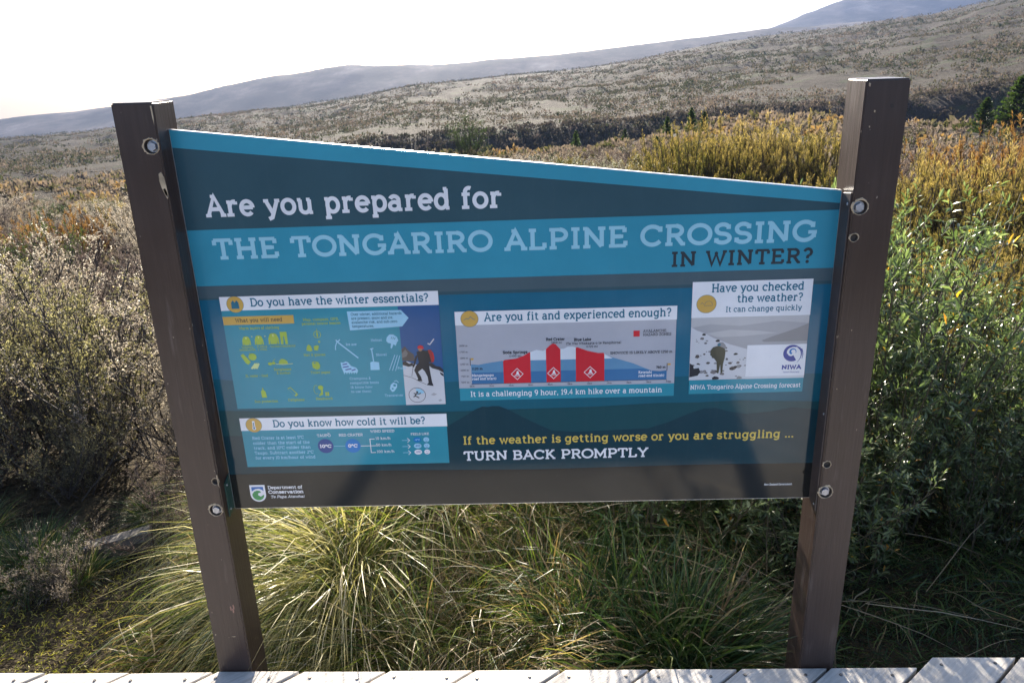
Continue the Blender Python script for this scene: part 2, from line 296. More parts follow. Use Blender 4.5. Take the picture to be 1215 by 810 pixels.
class Print:
    """flat print: coloured pieces in the panel plane (x, z), stacked by tiny layers towards the viewer"""
    def __init__(s): s.V = []; s.F = []; s.mi = []; s.inks = []; s.k = 0
    def mat(s, c):
        if c not in s.inks: s.inks.append(c)
        return s.inks.index(c)
    def add(s, pts, faces, c, layer):
        b = len(s.V); y = -.00018*layer
        s.V += [(x, y, z) for x, z in pts]
        m = s.mat(c)
        for f in faces: s.F.append(tuple(b+i for i in f)); s.mi.append(m)
    def poly(s, pts, c, layer=1):
        tr = tessellate_polygon([[Vector((x, z, 0)) for x, z in pts]])
        s.add(pts, tr, c, layer)
    def rect(s, x0, z0, x1, z1, c, layer=1, slope=0):
        s.add([(x0, z0), (x1, z0), (x1, z1), (x0, z1)], [(0, 1, 2, 3)], c, layer)
    def ell(s, cx, cz, rx, rz, c, layer=1, n=28):
        s.add([(cx+rx*math.cos(2*math.pi*i/n), cz+rz*math.sin(2*math.pi*i/n)) for i in range(n)], [tuple(range(n))], c, layer)
    def stroke(s, pts, w, c, layer=1, closed=False):
        n = len(pts); L = []; R_ = []
        for i, (x, z) in enumerate(pts):
            if closed: a = pts[(i-1) % (n-1)] if i not in (0, n-1) else pts[n-2]; b = pts[(i+1) % (n-1)] if i < n-1 else pts[1]
            else: a = pts[max(0, i-1)]; b = pts[min(n-1, i+1)]
            d1 = Vector((x-a[0], z-a[1])); d2 = Vector((b[0]-x, b[1]-z))
            if d1.length < 1e-9: d1 = d2
            if d2.length < 1e-9: d2 = d1
            d1.normalize(); d2.normalize(); t = d1+d2
            t = t.normalized() if t.length > 1e-6 else d1
            nn = Vector((-t.y, t.x)); k = min(1.9, 1/max(.35, abs(t.dot(d1))))
            L.append((x+nn.x*w/2*k, z+nn.y*w/2*k)); R_.append((x-nn.x*w/2*k, z-nn.y*w/2*k))
        s.add(L+R_, [(i, n+i, n+i+1, i+1) for i in range(n-1)], c, layer)
    def natural(s, t, trk): return sum(G.get(ch, G[' '])[0]+trk for ch in t)-trk
    def text(s, t, x0, x1, base, H, c, wgt=.16, layer=3, trk=.09, slant=0, seg=None, align='l', maxsx=1.25):
        nat = s.natural(t, trk)*H
        sx = 1.0
        if x1 is not None:
            sx = min(maxsx, (x1-x0)/nat)
        W = nat*sx
        if align == 'r' and x1 is not None: x0 = x1-W
        if align == 'c': x0 = (x0+x1)/2-W/2
        seg = seg or (7 if H > .02 else 5 if H > .01 else 3)
        px = x0
        for ch in t:
            adv, st = G.get(ch, G[' '])
            for q, g in enumerate(st):
                ly = layer+.08*q
                def T(x, y): return (px+(x*H+slant*y*H)*sx, base+wgt*H/2+y*H*(1-wgt))
                if g[0] == 'l': s.stroke([T(*p) for p in g[1]], wgt*H, c, ly)
                elif g[0] == 'a':
                    _, cx, cy, rx, ry, a0, a1 = g
                    m = max(3, int(seg*abs(a1-a0)/90))
                    s.stroke([T(cx+rx*math.cos(rad(a0+(a1-a0)*i/m)), cy+ry*math.sin(rad(a0+(a1-a0)*i/m))) for i in range(m+1)], wgt*H, c, ly, closed=abs(a1-a0) >= 359)
                elif g[0] == 's':
                    a, b = T(g[1], g[3]), T(g[2], g[3]); h = wgt*H*.42
                    s.add([(a[0], a[1]-h), (b[0], b[1]-h), (b[0], b[1]+h), (a[0], a[1]+h)], [(0, 1, 2, 3)], c, ly)
                elif g[0] == 'd':
                    a = T(g[1], g[2]); s.ell(a[0], a[1], wgt*H*.62, wgt*H*.62, c, ly, 10)
            px += (adv+trk)*H*sx
        return px
    @staticmethod
    def words(name, parent, t, x0, x1, base, H, c, wgt=.16, layer=3, trk=.09):
        """one line of large lettering, each word a piece of its own"""
        s = Print(); k = min(1.25, (x1-x0)/(s.natural(t, trk)*H)); px = x0
        for w_ in t.split(' '):
            q = Print(); wd = s.natural(w_, trk)*H*k
            q.text(w_, px, px+wd+1e-6, base, H, c, wgt, layer, trk); q.build(name, parent)
            px += wd+(G[' '][0]+2*trk)*H*k
    def build(s, name, parent):
        me = bpy.data.meshes.new(name); me.from_pydata(s.V, [], s.F); me.polygons.foreach_set('material_index', s.mi)
        me.update()
        # faces must look towards -Y
        for p in me.polygons:
            if p.normal.y > 0: p.flip()
        o = link(name, me, [ink(c, INK[c]) for c in s.inks], parent); return o
# ------------------------------------------------------------------ terrain
def smooth(t): t = np.clip(t, 0, 1); return t*t*(3-2*t)
PH = [-180, -80, -50, -36, -30, -24, -18, -13, -8, -2, 4, 7, 10, 13, 16, 21, 26, 30, 36, 50, 80, 180]
def tb(v): return lambda ph: np.interp(ph, PH, v)
#             -180  -80   -50   -36   -30   -24   -18   -13    -8    -2     4     7    10    13    16    21    26    30    36    50   80  180
E_EDGE = tb([-3.0, -4.5, -5.2, -5.2, -5.1, -4.9, -4.6, -4.4, -4.5, -4.5, -4.3, -3.9, -3.3, -2.7, -2.5, -2.6, -2.9, -3.0, -3.0, -3.0, -3.0, -3.0])
E_BTOP = tb([-2.0, -3.5, -4.2, -4.2, -4.1, -3.9, -3.9, -3.5, -2.95, -2.85, -2.65, -2.5, -2.2, -2.0, -1.9, -1.7, -1.35, -.8, .4, 1.0, -1.0, -2.0])
E_MID = tb([-.4, -1.5, -2.1, -2.05, -1.75, -1.2, -.75, -.15, .60, .95, 1.30, 1.65, 2.12, 2.5, 2.85, 3.2, 3.6, 4.3, 4.8, 4.0, 1.5, -.4])
E_FAR = tb([.3, -.6, -1.1, -.92, -.45, .2, 1.45, 1.98, 1.85, 2.1, 2.35, 2.6, 2.9, 3.15, 3.35, 3.4, 3.5, 3.5, 3.5, 3.0, 1.5, .3])
E_PEAK = tb([-.5, -1, -1.3, -1.3, -.8, -.3, .6, 1.2, 1.2, 1.4, 1.6, 1.8, 2.0, 2.6, 3.25, 4.75, 5.1, 5.1, 5.0, 3.0, 1.0, -.5])
RK = np.array([0, 2.6, 4, 6.5, 12, 20, 45, 56, 88, 97, 450, 600, 850, 1200, 1500, 2000, 2700], float)
tn = lambda e: np.tan(np.radians(e))
def profile(ph):
    """heights at the radii RK for directions ph (array) -> (n, len(RK))"""
    e = [E_EDGE(ph), E_BTOP(ph), E_MID(ph), E_FAR(ph), E_PEAK(ph)]; c = CAM.z; one = np.ones_like(ph)
    edge = c+45*tn(e[0]); btop = c+97*tn(e[1])
    bank = smooth((ph+19)/9)
    bot = btop-.25-bank*(1.1+97*.013*(1+1.5*smooth((ph-22)/6)))
    cols = [-.34*one, -.34*one, -.42*one, -.72*one, -1.0*one, .45*(-1.0)+.55*edge, edge, np.minimum(edge-1.8*bank-.3, edge+(bot-edge)*.4-.8*bank), bot, btop,
            c+450*tn(e[2]), c+600*tn(e[2]-.9), c+850*tn(np.minimum(e[2], e[3])-1.0), c+1200*tn(e[3]), c+1500*tn(e[3]-.7), c+2000*tn(e[4]), c+2700*tn(e[4]-2.5)]
    return np.stack(cols, 1)
rs = np.random.RandomState(5)
_P = rs.randint(0, 256, 512)
def vnoise(x, y):
    xi = np.floor(x).astype(int); yi = np.floor(y).astype(int); xf = x-xi; yf = y-yi
    u = xf*xf*(3-2*xf); v = yf*yf*(3-2*yf)
    h = lambda a, b: _P[(_P[a & 255]+b) & 255]/255.0
    return ((h(xi, yi)*(1-u)+h(xi+1, yi)*u)*(1-v)+(h(xi, yi+1)*(1-u)+h(xi+1, yi+1)*u)*v)*2-1
def fbm(x, y, o=4):
    s = 0; a = 1; t = 0
    for i in range(o): s = s+a*vnoise(x+17.3*i, y-9.1*i); t += a; a *= .5; x = x*2.03; y = y*2.03
    return s/t
def height(x, y):
    x = np.atleast_1d(np.asarray(x, float)); y = np.atleast_1d(np.asarray(y, float)); dx, dy = x-CAM.x, y-CAM.y
    r = np.hypot(dx, dy); ph = np.degrees(np.arctan2(dx, dy)); Pz = profile(ph)
    i = np.clip(np.searchsorted(RK, r, side='right')-1, 0, len(RK)-2)
    t = (r-RK[i])/(RK[i+1]-RK[i]); k = np.arange(len(r)); t = np.clip(t, 0, 1)
    # angles interpolate linearly far out so that slopes read as slopes, heights smoothly close by
    z0, z1 = Pz[k, i], Pz[k, i+1]
    ts = np.where((i == 8) | (i >= 10), smooth(t), t)
    z = z0*(1-ts)+z1*ts
    amp = np.interp(r, [0, 5, 12, 45, 110, 300, 450, 500, 700, 1200, 2000, 2700], [.02, .06, .10, .22, .6, 3.2, 1.2, 2, 8, 4.5, 10, 20])
    sc_ = np.interp(r, [0, 30, 120, 450, 900, 4000], [.5, .16, .035, .02, .006, .0035])
    # piecewise constant octave sets blended by radius
    n = (np.where(r < 30, fbm(x*.45, y*.45), 0)*1.0 + smooth((r-20)/25)*(1-smooth((r-200)/200))*fbm(x*.09+3, y*.09)
         + smooth((r-80)/80)*(1-smooth((r-500)/300))*fbm(x*.02+8, y*.028+2, 5) + smooth((r-480)/250)*fbm(x*.0063+1, y*.0048, 5))
    z = z+amp*n
    z = z+.26*np.exp(-((x-.12)**2/.26+(y-1.05)**2/.16))+.10*np.exp(-((x-.75)**2/.05+(y-.42)**2/.03))+.12*np.exp(-((x-1.0)**2/.5+(y-1.25)**2/.12))
    # erosion ribs on the far ridge and the mountain flank
    z = z - smooth((r-650)/200)*np.abs(fbm(x*.010+40, y*.0025+5, 4))*np.interp(r, [650, 1000, 1200, 1600, 2000, 2700], [3, 12, 2, 22, 5, 8])
    return z
def build_terrain():
    a = np.concatenate([np.arange(-180, -46, 2.0), np.arange(-46, 46, .24), np.arange(46, 180, 2.0)])
    r = np.concatenate([[0.4, 1, 1.6, 2.2], np.geomspace(2.6, 90, 95), np.linspace(91, 100, 10), np.geomspace(102, 1100, 125), np.geomspace(1115, 2700, 60), [2850]])
    A, Rr = np.meshgrid(np.radians(a), r)
    x = CAM.x+Rr*np.sin(A); y = CAM.y+Rr*np.cos(A)
    z = height(x.ravel(), y.ravel()).reshape(x.shape)
    na = len(a); nr = len(r)
    V = np.stack([x.ravel(), y.ravel(), z.ravel()], 1)
    I = np.arange(nr*na).reshape(nr, na); J = np.roll(I, -1, 1)
    F = np.stack([I[:-1].ravel(), J[:-1].ravel(), J[1:].ravel(), I[1:].ravel()], 1)[:, ::-1]
    V = np.vstack([V, [[CAM.x, CAM.y, -.36]]]); c = len(V)-1
    T = np.stack([I[0], J[0], np.full(na, c)], 1)
    me = np_mesh('ground', V, [F, T], smooth=True)
    o = link('ground', me, M['ground']); tag(o, kind='structure')
    return o
ground = build_terrain()
def gz(x, y): return float(height(x, y)[0])
def pol(ph, D): return CAM.x+D*math.sin(rad(ph)), CAM.y+D*math.cos(rad(ph))

# ------------------------------------------------------------------ boardwalk
def boardwalk():
    bm = bmesh.new()
    box_bm(-6.5, 10, -.10, -.05, -.30, -.036, bm)
    for y in (-.8, -1.6, -2.4, -3.15): box_bm(-6.5, 10, y-.025, y+.025, -.30, -.036, bm)
    base = bm_obj('boardwalk', bm, M['old_board']); tag(base, kind='structure')
    R = random.Random(3); ang = rad(40); dx, dy = math.cos(ang), math.sin(ang); Lm = 3.25/dy
    x0 = -.095-.24*9; k = 0
    nm = bpy.data.meshes.new('nail'); b = bmesh.new(); bmesh.ops.create_cone(b, cap_ends=True, segments=10, radius1=.0048, radius2=.0036, depth=.003); b.to_mesh(nm); b.free(); nm.materials.append(M['nail'])
    while x0 < 6.6:
        yend = .030+R.uniform(-.002, .004) if x0 > 1.60 else -.0035+R.uniform(-.0035, .001)
        g = .0055+R.uniform(0, .0025)
        wd = .24-2*g
        zt = R.uniform(-.0015, .0015)
        # corners in plan: end cut along X, sides along the 40 degree direction
        def P(xa, y): return (x0+xa+(y)/dy*dx, y)
        c = [P(g, yend+R.uniform(-.002, .002)), P(g+wd, yend+R.uniform(-.002, .002)), P(g+wd, -3.25), P(g, -3.25)]
        bm = bmesh.new()
        t = [bm.verts.new((p[0], p[1], zt)) for p in c]; u = [bm.verts.new((p[0], p[1], -.034)) for p in c]
        bm.faces.new(t); bm.faces.new(u[::-1])
        for i in range(4): bm.faces.new((t[i], u[i], u[(i+1) % 4], t[(i+1) % 4]))
        # move into a local frame with X along the board so the grain follows it
        o_ = Vector((x0, 0, 0)); bmesh.ops.translate(bm, vec=-o_, verts=bm.verts); bmesh.ops.rotate(bm, cent=(0, 0, 0), matrix=Matrix.Rotation(-ang, 3, 'Z'), verts=bm.verts)
        pl = bm_obj('plank', bm, M['deck'], base, bevel=.003, seg=2)
        pl.location = o_; pl.rotation_euler = (0, 0, ang)
        for q in (.18, .82):
            n = bpy.data.objects.new('nail', nm); n.parent = pl; col.objects.link(n)
            y = yend-.026+R.uniform(-.004, .004); px, py = P(g+wd*(q+R.uniform(-.05, .05)), y)
            v = Matrix.Rotation(-ang, 3, 'Z') @ Vector((px-x0, py, zt+.0012)); n.location = v
        x0 += .24; k += 1
boardwalk()

# ------------------------------------------------------------------ information sign
GAP, PW, PD, HH, PY = 1.5, .0918, .1016, 1.50, .0536
sign = empty('information_sign', (0, 0, -.35))
tag(sign, 'large blue information board about an alpine crossing in winter, bolted between two brown timber posts', 'sign')
def cut_post(name, x0, x1, holes):
    bm = box_bm(x0, x1, 0, PD, 0, HH+.35)
    # slight weathering slope of the head: rear edge a touch higher
    for v in bm.verts:
        if v.co.z > 1 and v.co.y > .05: v.co.z += .0035
    bmesh.ops.bevel(bm, geom=bm.edges[:], offset=.0035, segments=3, affect='EDGES')
    bmesh.ops.recalc_face_normals(bm, faces=bm.faces)
    me = bpy.data.meshes.new(name); bm.to_mesh(me); bm.free()
    o = link(name, me, [M['post'], M['recess']], sign)
    cm = bpy.data.meshes.new('cut'); b = bmesh.new()
    for hx, hz, r, dp in holes:
        bmesh.ops.create_cone(b, cap_ends=True, segments=28, radius1=r, radius2=r, depth=dp*2,
                              matrix=Matrix.Translation((hx, 0, hz)) @ Matrix.Rotation(rad(90), 4, 'X'))
    b.to_mesh(cm); b.free(); cm.materials.append(M['recess'])
    co = bpy.data.objects.new('cut', cm); col.objects.link(co)
    md = o.modifiers.new('b', 'BOOLEAN'); md.operation = 'DIFFERENCE'; md.object = co; md.solver = 'EXACT'; md.material_mode = 'TRANSFER'
    dg = bpy.context.evaluated_depsgraph_get(); dg.update()
    nm = bpy.data.meshes.new_from_object(o.evaluated_get(dg)); o.modifiers.clear(); o.data = nm
    bpy.data.objects.remove(co)
    return o
HB = .0155; HS = .0085
LH = [(-.0195, 1.4085, HB, .0105), (-.0208, .508, HB, .0105), (-.0085, .5903, HS, .008)]
RH = [(1.5178, 1.2362, HB, .0105), (1.5155, .5345, HB, .0105), (1.512, 1.1697, HS, .008), (1.511, .6104, HS, .008)]

pl_ = cut_post('post', -PW, 0, LH); pr_ = cut_post('post', GAP, GAP+PW, RH)
tag(pl_, 'left brown timber post with a chipped patch of bare wood'); tag(pr_, 'right brown timber post')
R7 = random.Random(7)
def rough_ring(hx, hz, r, parent, big):
    """splintered rim of bare wood round a bolt hole"""
    V = []; F = []; n = 34
    for i in range(n):
        a = 2*math.pi*i/n; side = .35+.65*abs(math.sin(a*.5+.6)); wj = r*(.30 if big else .34)*side*R7.uniform(.6, 1.5)
        for rr, yy in ((r*.995, -.0002), (r+wj*.5, -.0011), (r+wj, .0004)):
            V.append((hx+rr*math.cos(a), yy, hz+.35+rr*math.sin(a)))
    for i in range(n):
        j = (i+1) % n
        for k in range(2): F.append((i*3+k, i*3+k+1, j*3+k+1, j*3+k))
    me = bpy.data.meshes.new('hole_rim'); me.from_pydata(V, [], F); link('hole_rim', me, M['bare_wood'], parent)
for par, hs in ((pl_, LH), (pr_, RH)):
    for hx, hz, r, dp in hs:
        if dp < .005: continue
        rough_ring(hx, hz, r, par, dp > .01)
        if dp > .0099:
            b = bmesh.new(); off = .0012 if par is pl_ else -.0012
            bmesh.ops.create_cone(b, cap_ends=True, segments=24, radius1=.0132, radius2=.0132, depth=.002, matrix=Matrix.Translation((hx+off, dp-.002, hz+.35)) @ Matrix.Rotation(rad(90), 4, 'X'))
            bmesh.ops.create_cone(b, cap_ends=True, segments=6, radius1=.0104, radius2=.0098, depth=.009, matrix=Matrix.Translation((hx+off, dp-.0075, hz+.35)) @ Matrix.Rotation(rad(90), 4, 'X'))
            bm_obj('bolt', b, M['steel'], par, bevel=.0005, seg=1)
# chipped patches and old screw marks: thin raised splinters of bare wood sitting 0.5 mm proud of the paint
def chip(cx, cz, pts, par, mat, rot=0):
    ppp = []
    for x, z in pts: ppp.append((cx+x, cz+z))
    n = len(ppp); V = [(x, -.0007, z+.35) for x, z in ppp]+[(x, .001, z+.35) for x, z in [(cx+(a-cx)*1.06, cz+(c-cz)*1.06) for a, c in ppp]]
    F = [tuple(range(n))]+[(i, n+i, n+(i+1) % n, (i+1) % n) for i in range(n)]
    me = bpy.data.meshes.new('paint_chip'); me.from_pydata(V, [], F)
    me.update(); link('paint_chip', me, mat, par)
chip(-.0085, 1.330, [(-.005, .020), (.001, .024), (.0055, .012), (.0068, -.008), (.0072, -.026), (.0045, -.034), (.0005, -.022), (-.0035, -.010), (-.0058, .004)], pl_, M['bare_wood'])
chip(-.0065, 1.312, [(-.003, .005), (.002, .007), (.005, -.003), (.005, -.013), (.0005, -.008)], pl_, simple('grey_knot', (.17, .16, .17), .7))
chip(-.0050, 1.480, [(-.0012, .012), (.0015, .012), (.0018, -.010), (.0010, -.026), (-.0004, -.012)], pl_, M['bare_wood'])
chip(-.003, .585, [(-.0012, .022), (.0010, .024), (.0018, .006), (.0016, -.012), (.0004, -.006)], pl_, M['bare_wood'])
for cx, cz in ((-.0275, .207), (-.0195, .212), (-.022, .200)):
    chip(cx, cz, [(-.0022, .006), (.001, .008), (.0022, -.001), (.001, -.007), (-.0015, -.006)], pl_, simple('pink_primer', (.30, .17, .13), .7))
chip(1.558, 1.4455, [(-.004, .004), (.002, .005), (.005, -.002), (-.001, -.005)], pr_, simple('dark_knot', (.035, .026, .022), .6))
chip(-.034, .115, [(-.006, .001), (.004, .0025), (.007, .0015), (.002, -.001)], pl_, M['bare_wood'])
for cx, cz, s_ in ((1.5075, 1.489, .004), (1.524, 1.436, .0028), (1.517, 1.405, .0022), (1.531, .955, .002), (1.513, .81, .0018)):
    chip(cx, cz, [(-s_*.4, s_), (s_*.5, s_*.6), (s_*.3, -s_), (-s_*.5, -s_*.4)], pr_, M['bare_wood'])

# panel: folded aluminium tray, front face printed
ROT = .0055
panel = empty('panel', (0, 0, 0), sign)
ZL, ZR, ZB = 1.4460, 1.2635, .4835
def pbm(front):
    c = [(.0015, ZB), (1.4985, ZB), (1.4985, ZR), (.0015, ZL)]
    bm = bmesh.new(); f = [bm.verts.new((x, 0, z)) for x, z in c]; b = [bm.verts.new((x, .014, z)) for x, z in c]
    bm.faces.new(f); bm.faces.new(b[::-1])
    for i in range(4): bm.faces.new((f[i], b[i], b[(i+1) % 4], f[(i+1) % 4]))
    return bm
tray = bm_obj('tray', pbm(True), M['alu'], panel, bevel=.0012, seg=2)
B = Print()
B.poly([(.0035, ZB+.002), (1.4965, ZB+.002), (1.4965, ZR-.002), (.0035, ZL-.002)], 'navy', 1)
B.poly([(.0035, 1.4060), (1.4965, 1.2345), (1.4965, ZR-.002), (.0035, ZL-.002)], 'stripe', 2)
B.rect(.0035, 1.0860, 1.4965, 1.2195, 'band', 2)
B.rect(.0035, 1.0560, 1.4965, 1.0862, 'grey', 2); 
B.rect(.0035, .70, 1.4965, 1.048, 'bgblue', 2)
def ridge(pts, c, layer, zb=ZB+.002): B.poly(pts+[(1.4965, zb), (.0035, zb)], c, layer)
ridge([(.0035, 1.052), (.25, 1.053), (.45, 1.046), (.62, 1.042), (.8, 1.044), (1.0, 1.048), (1.2, 1.045), (1.35, 1.040), (1.4965, 1.046)], 'bgblue', 2.5)
ridge([(.0035, .85), (.1, .84), (.3, .835), (.5, .825), (.7, .83), (.9, .82), (1.1, .825), (1.3, .83), (1.4965, .825)], 'bgdeep', 3)
ridge([(.0035, .765), (.2, .758), (.4, .752), (.59, .748), (.75, .750), (.95, .752), (1.1, .758), (1.2, .757), (1.3, .760), (1.4965, .752)], 'hill', 4)
ridge([(.0035, .695), (.3, .69), (.5, .688), (.545, .690), (.585, .712), (.62, .733), (.650, .752), (.668, .7595), (.682, .758), (.693, .760), (.710, .7595), (.735, .748), (.77, .727), (.81, .705), (.84, .690), (.90, .685),
       (1.08, .690), (1.13, .706), (1.18, .728), (1.215, .740), (1.245, .741), (1.28, .730), (1.32, .723), (1.38, .728), (1.43, .738), (1.4965, .730)], 'mount', 5)
ridge([(.0035, .585), (.4, .588), (.8, .582), (1.2, .586), (1.4965, .584)], 'base', 6)
B.build('background_print', panel)
Print.words('title_word', panel, 'Are you prepared for', .0575, .7370, 1.2475, .0525, 'white', .175, trk=.10)
Print.words('title_word', panel, 'THE TONGARIRO ALPINE CROSSING', .0600, 1.4490, 1.1480, .0515, 'pale', .19, trk=.13, layer=4)
Print.words('title_word', panel, 'IN WINTER?', 1.1240, 1.4460, 1.0985, .0370, 'wgrey', .18, trk=.15, layer=4)
# --- box 1: winter essentials
Q = Print()
Q.rect(.0535, .7690, .5775, 1.0260, 'teal', 8); Q.rect(.0535, 1.0245, .5775, 1.0590, 'white', 9)
Q.ell(.0895, 1.0395, .0208, .0208, 'htext', 9.5); Q.ell(.0895, 1.0395, .0200, .0200, 'gold', 10)
for dx in (-.0045, .0045):
    Q.poly([(.0895+dx-.005, 1.029), (.0895+dx+.005, 1.029), (.0895+dx+.0045, 1.044), (.0895+dx, 1.050), (.0895+dx-.0045, 1.044)], 'htext', 11+dx*30)
Q.text('Do you have the winter essentials?', .1270, .5535, 1.0330, .0215, 'htext', .15, layer=11)
Q.rect(.0540, .9885, .2260, 1.0095, 'gold', 9); Q.text('What you will need', .084, .198, .9945, .0105, 'goldt', .15, layer=10)
Q.text('Warm layers of clothing', .0900, .1880, .9760, .0075, 'lime', .14, layer=10)
Q.text('Map, compass, GPS,', .2480, .335, .9935, .0072, 'lime', .15, layer=10); Q.text('personal locator beacon', .2440, .338, .9835, .0072, 'lime', .15, layer=10)
def garment(cx, cz, s, body='lime', inner='teal'):
    Q.poly([(cx-.85*s, cz-s), (cx-.8*s, cz-.05*s), (cx-.55*s, cz+.6*s), (cx-.25*s, cz+.8*s), (cx+.25*s, cz+.8*s), (cx+.55*s, cz+.6*s), (cx+.8*s, cz-.05*s), (cx+.85*s, cz-s), (cx+.6*s, cz-s), (cx+.55*s, cz-.2*s), (cx+.5*s, cz-s), (cx-.5*s, cz-s), (cx-.55*s, cz-.2*s), (cx-.6*s, cz-s)], body, 10)
    Q.poly([(cx-.16*s, cz+.62*s), (cx+.16*s, cz+.62*s), (cx, cz+.1*s)], 'limel', 11)
garment(.1030, .9490, .0125); garment(.1340, .9500, .0130); garment(.1700, .9530, .0155)
Q.poly([(.187, .9365), (.187, .968), (.204, .968), (.204, .9365), (.198, .9365), (.1965, .957), (.1945, .957), (.193, .9365)], 'lime', 10)
for x in (.118, .150): Q.stroke([(x-.002, .958), (x+.002, .958)], .001, 'limel', 10); Q.stroke([(x, .956), (x, .960)], .001, 'limel', 10.3)
Q.text('THERMAL', .089, .118, .9290, .0050, 'lime', .16, layer=10); Q.text('UNDERLAYER', .083, .122, .9220, .0050, 'lime', .16, layer=10)
Q.text('FLEECE', .127, .152, .9290, .0050, 'lime', .16, layer=10); Q.text('2 WOOL', .128, .151, .9220, .0050, 'lime', .16, layer=10); Q.text('WATER/WINDPROOF', .160, .222, .9290, .0050, 'lime', .16, layer=10)
# compass
Q.stroke([(.2780+.0085*math.cos(rad(a)), .9590+.0085*math.sin(rad(a))) for a in range(0, 361, 20)], .0013, 'lime', 10, True); Q.poly([(.2755, .959), (.278, .968), (.2805, .959), (.278, .950)], 'lime', 10.5)
Q.stroke([(.278, .974), (.278, .968)], .0012, 'lime', 10); Q.ell(.2805, .9405, .0028, .0028, 'lime', 10, 10)
# drink, apple, bars
Q.poly([(.0830, .9105), (.0900, .9150), (.1060, .8930), (.0990, .8860), (.0930, .8900)], 'lime', 10); Q.ell(.1120, .9060, .0100, .0092, 'lime', 10); Q.stroke([(.1050, .9165), (.1085, .912)], .0014, 'lime', 10)
for q in range(3): Q.poly([(.1030+q*.006, .8760), (.1075+q*.006, .8740), (.1190+q*.004, .8870), (.1150+q*.004, .8900)], 'limel', 10+q*.2)
Q.text('2L water + food', .0870, .1430, .8530, .0072, 'lime', .15, layer=10)
# sunglasses and sunhat
Q.ell(.1530, .8870, .0055, .0040, 'lime', 10); Q.ell(.1620, .8885, .0045, .0036, 'lime', 10); Q.stroke([(.160, .8930), (.167, .8990)], .0012, 'lime', 10)
Q.poly([(.1740, .8860), (.1760, .8940), (.1830, .8990), (.1900, .8975), (.1960, .8930), (.1975, .8860)], 'lime', 10); Q.stroke([(.1670, .8860), (.187, .8845), (.2090, .8860)], .0016, 'limel', 10.5)
Q.text('Sunglasses', .160, .203, .8685, .0070, 'lime', .15, layer=10); Q.text('& sunhat', .166, .200, .8590, .0070, 'lime', .15, layer=10)
# hat and gloves
Q.poly([(.2470, .9190), (.2490, .9290), (.2540, .9345), (.2590, .9300), (.2620, .9180), (.255, .9165)], 'lime', 10); Q.poly([(.2660, .9190), (.2660, .9290), (.2700, .9310), (.2740, .9320), (.2790, .9300), (.2750, .9180)], 'lime', 10)
Q.text('Hat & gloves', .2390, .2920, .9040, .0070, 'lime', .15, layer=10)
Q.poly([(.2570, .8740), (.2560, .8870), (.2610, .8905), (.2720, .8885), (.2760, .8800), (.2740, .8715), (.2670, .8680)], 'lime', 10); Q.ell(.263, .8865, .003, .0018, 'teal', 11, 12)
Q.text('Toilet paper', .2500, .2990, .8580, .0070, 'lime', .15, layer=10)
Q.poly([(.1200, .7980), (.1195, .8150), (.1235, .8185), (.1235, .8240), (.1262, .8240), (.1265, .8185), (.1310, .8140), (.1330, .7980)], 'lime', 10)
Q.text('Sun protection', .1000, .1590, .7845, .0072, 'lime', .15, layer=10)
Q.poly([(.1870, .8210), (.1950, .8245), (.2120, .8040), (.2050, .7990)], 'lime', 10); Q.poly([(.1890, .8195), (.1945, .8218), (.2075, .8065), (.2025, .8025)], 'teal', 11)
Q.text('Cellphone', .1850, .2260, .7865, .0072, 'lime', .15, layer=10)
Q.stroke([(.2590+.0065*math.cos(rad(a)), .8160+.0115*math.sin(rad(a))) for a in range(60, 320, 20)], .0012, 'lime', 10); Q.ell(.2700, .8210, .0068, .0060, 'lime', 10); Q.poly([(.2690, .8200), (.2750, .8180), (.2740, .8020), (.2640, .7985), (.2660, .8040), (.2700, .8080)], 'lime', 10.4)
for q in range(2): Q.rect(.2800+q*.0052, .7985, .2840+q*.0052, .8090, 'lime', 10)
Q.text('Headtorch', .2550, .2970, .7880, .0072, 'lime', .15, layer=10)
# ice gear, pale blue
Q.poly([(.3590, .9670), (.4860, .9735), (.5030, .9945), (.4860, 1.0145), (.3560, 1.0145)], 'lblue', 10)
for q, t in enumerate(('Over winter, additional hazards', 'are present: snow and ice,', 'avalanche risk, and sub-zero', 'temperatures.')):
    Q.text(t, .3650, .3650+(.122, .101, .110, .053)[q], 1.0035-q*.0100, .0072, 'htext', .15, layer=11, trk=.03)
Q.stroke([(.3215, .9440), (.3270, .9370), (.3330, .9315), (.372, .8960)], .0032, 'lblue', 10); Q.stroke([(.3185, .9180), (.3190, .9270), (.3230, .9375), (.3310, .9430)], .0022, 'lblue', 10.4); Q.stroke([(.323, .9375), (.332, .945)], .002, 'lblue', 10.6)
Q.text('Ice axe', .3450, .3710, .9285, .0068, 'lblue', .15, layer=10)
Q.text('Helmet', .4070, .4340, .9375, .0068, 'lblue', .15, layer=10)
Q.poly([(.4440, .9380), (.4460, .9470), (.4530, .9540), (.4620, .9540), (.4710, .9470), (.4735, .9380), (.4700, .9340), (.4660, .9250), (.4610, .9290), (.4560, .9180), (.4530, .9200), (.4550, .9310), (.4480, .9330)], 'lblue', 10)
for q in range(3): Q.stroke([(.456+q*.004, .9430-q*.001), (.459+q*.004, .9480-q*.001)], .0014, 'htext', 11)
Q.stroke([(.4030, .9180), (.4110, .9200)], .0030, 'lblue', 10); Q.stroke([(.4065, .9180), (.4085, .8860)], .0028, 'lblue', 10.3); Q.poly([(.3990, .8640), (.4000, .8840), (.4050, .8860), (.4150, .8850), (.4215, .8840), (.4215, .8640)], 'lblue', 10.6)
Q.text('Shovel', .4160, .4420, .9000, .0068, 'lblue', .15, layer=10)
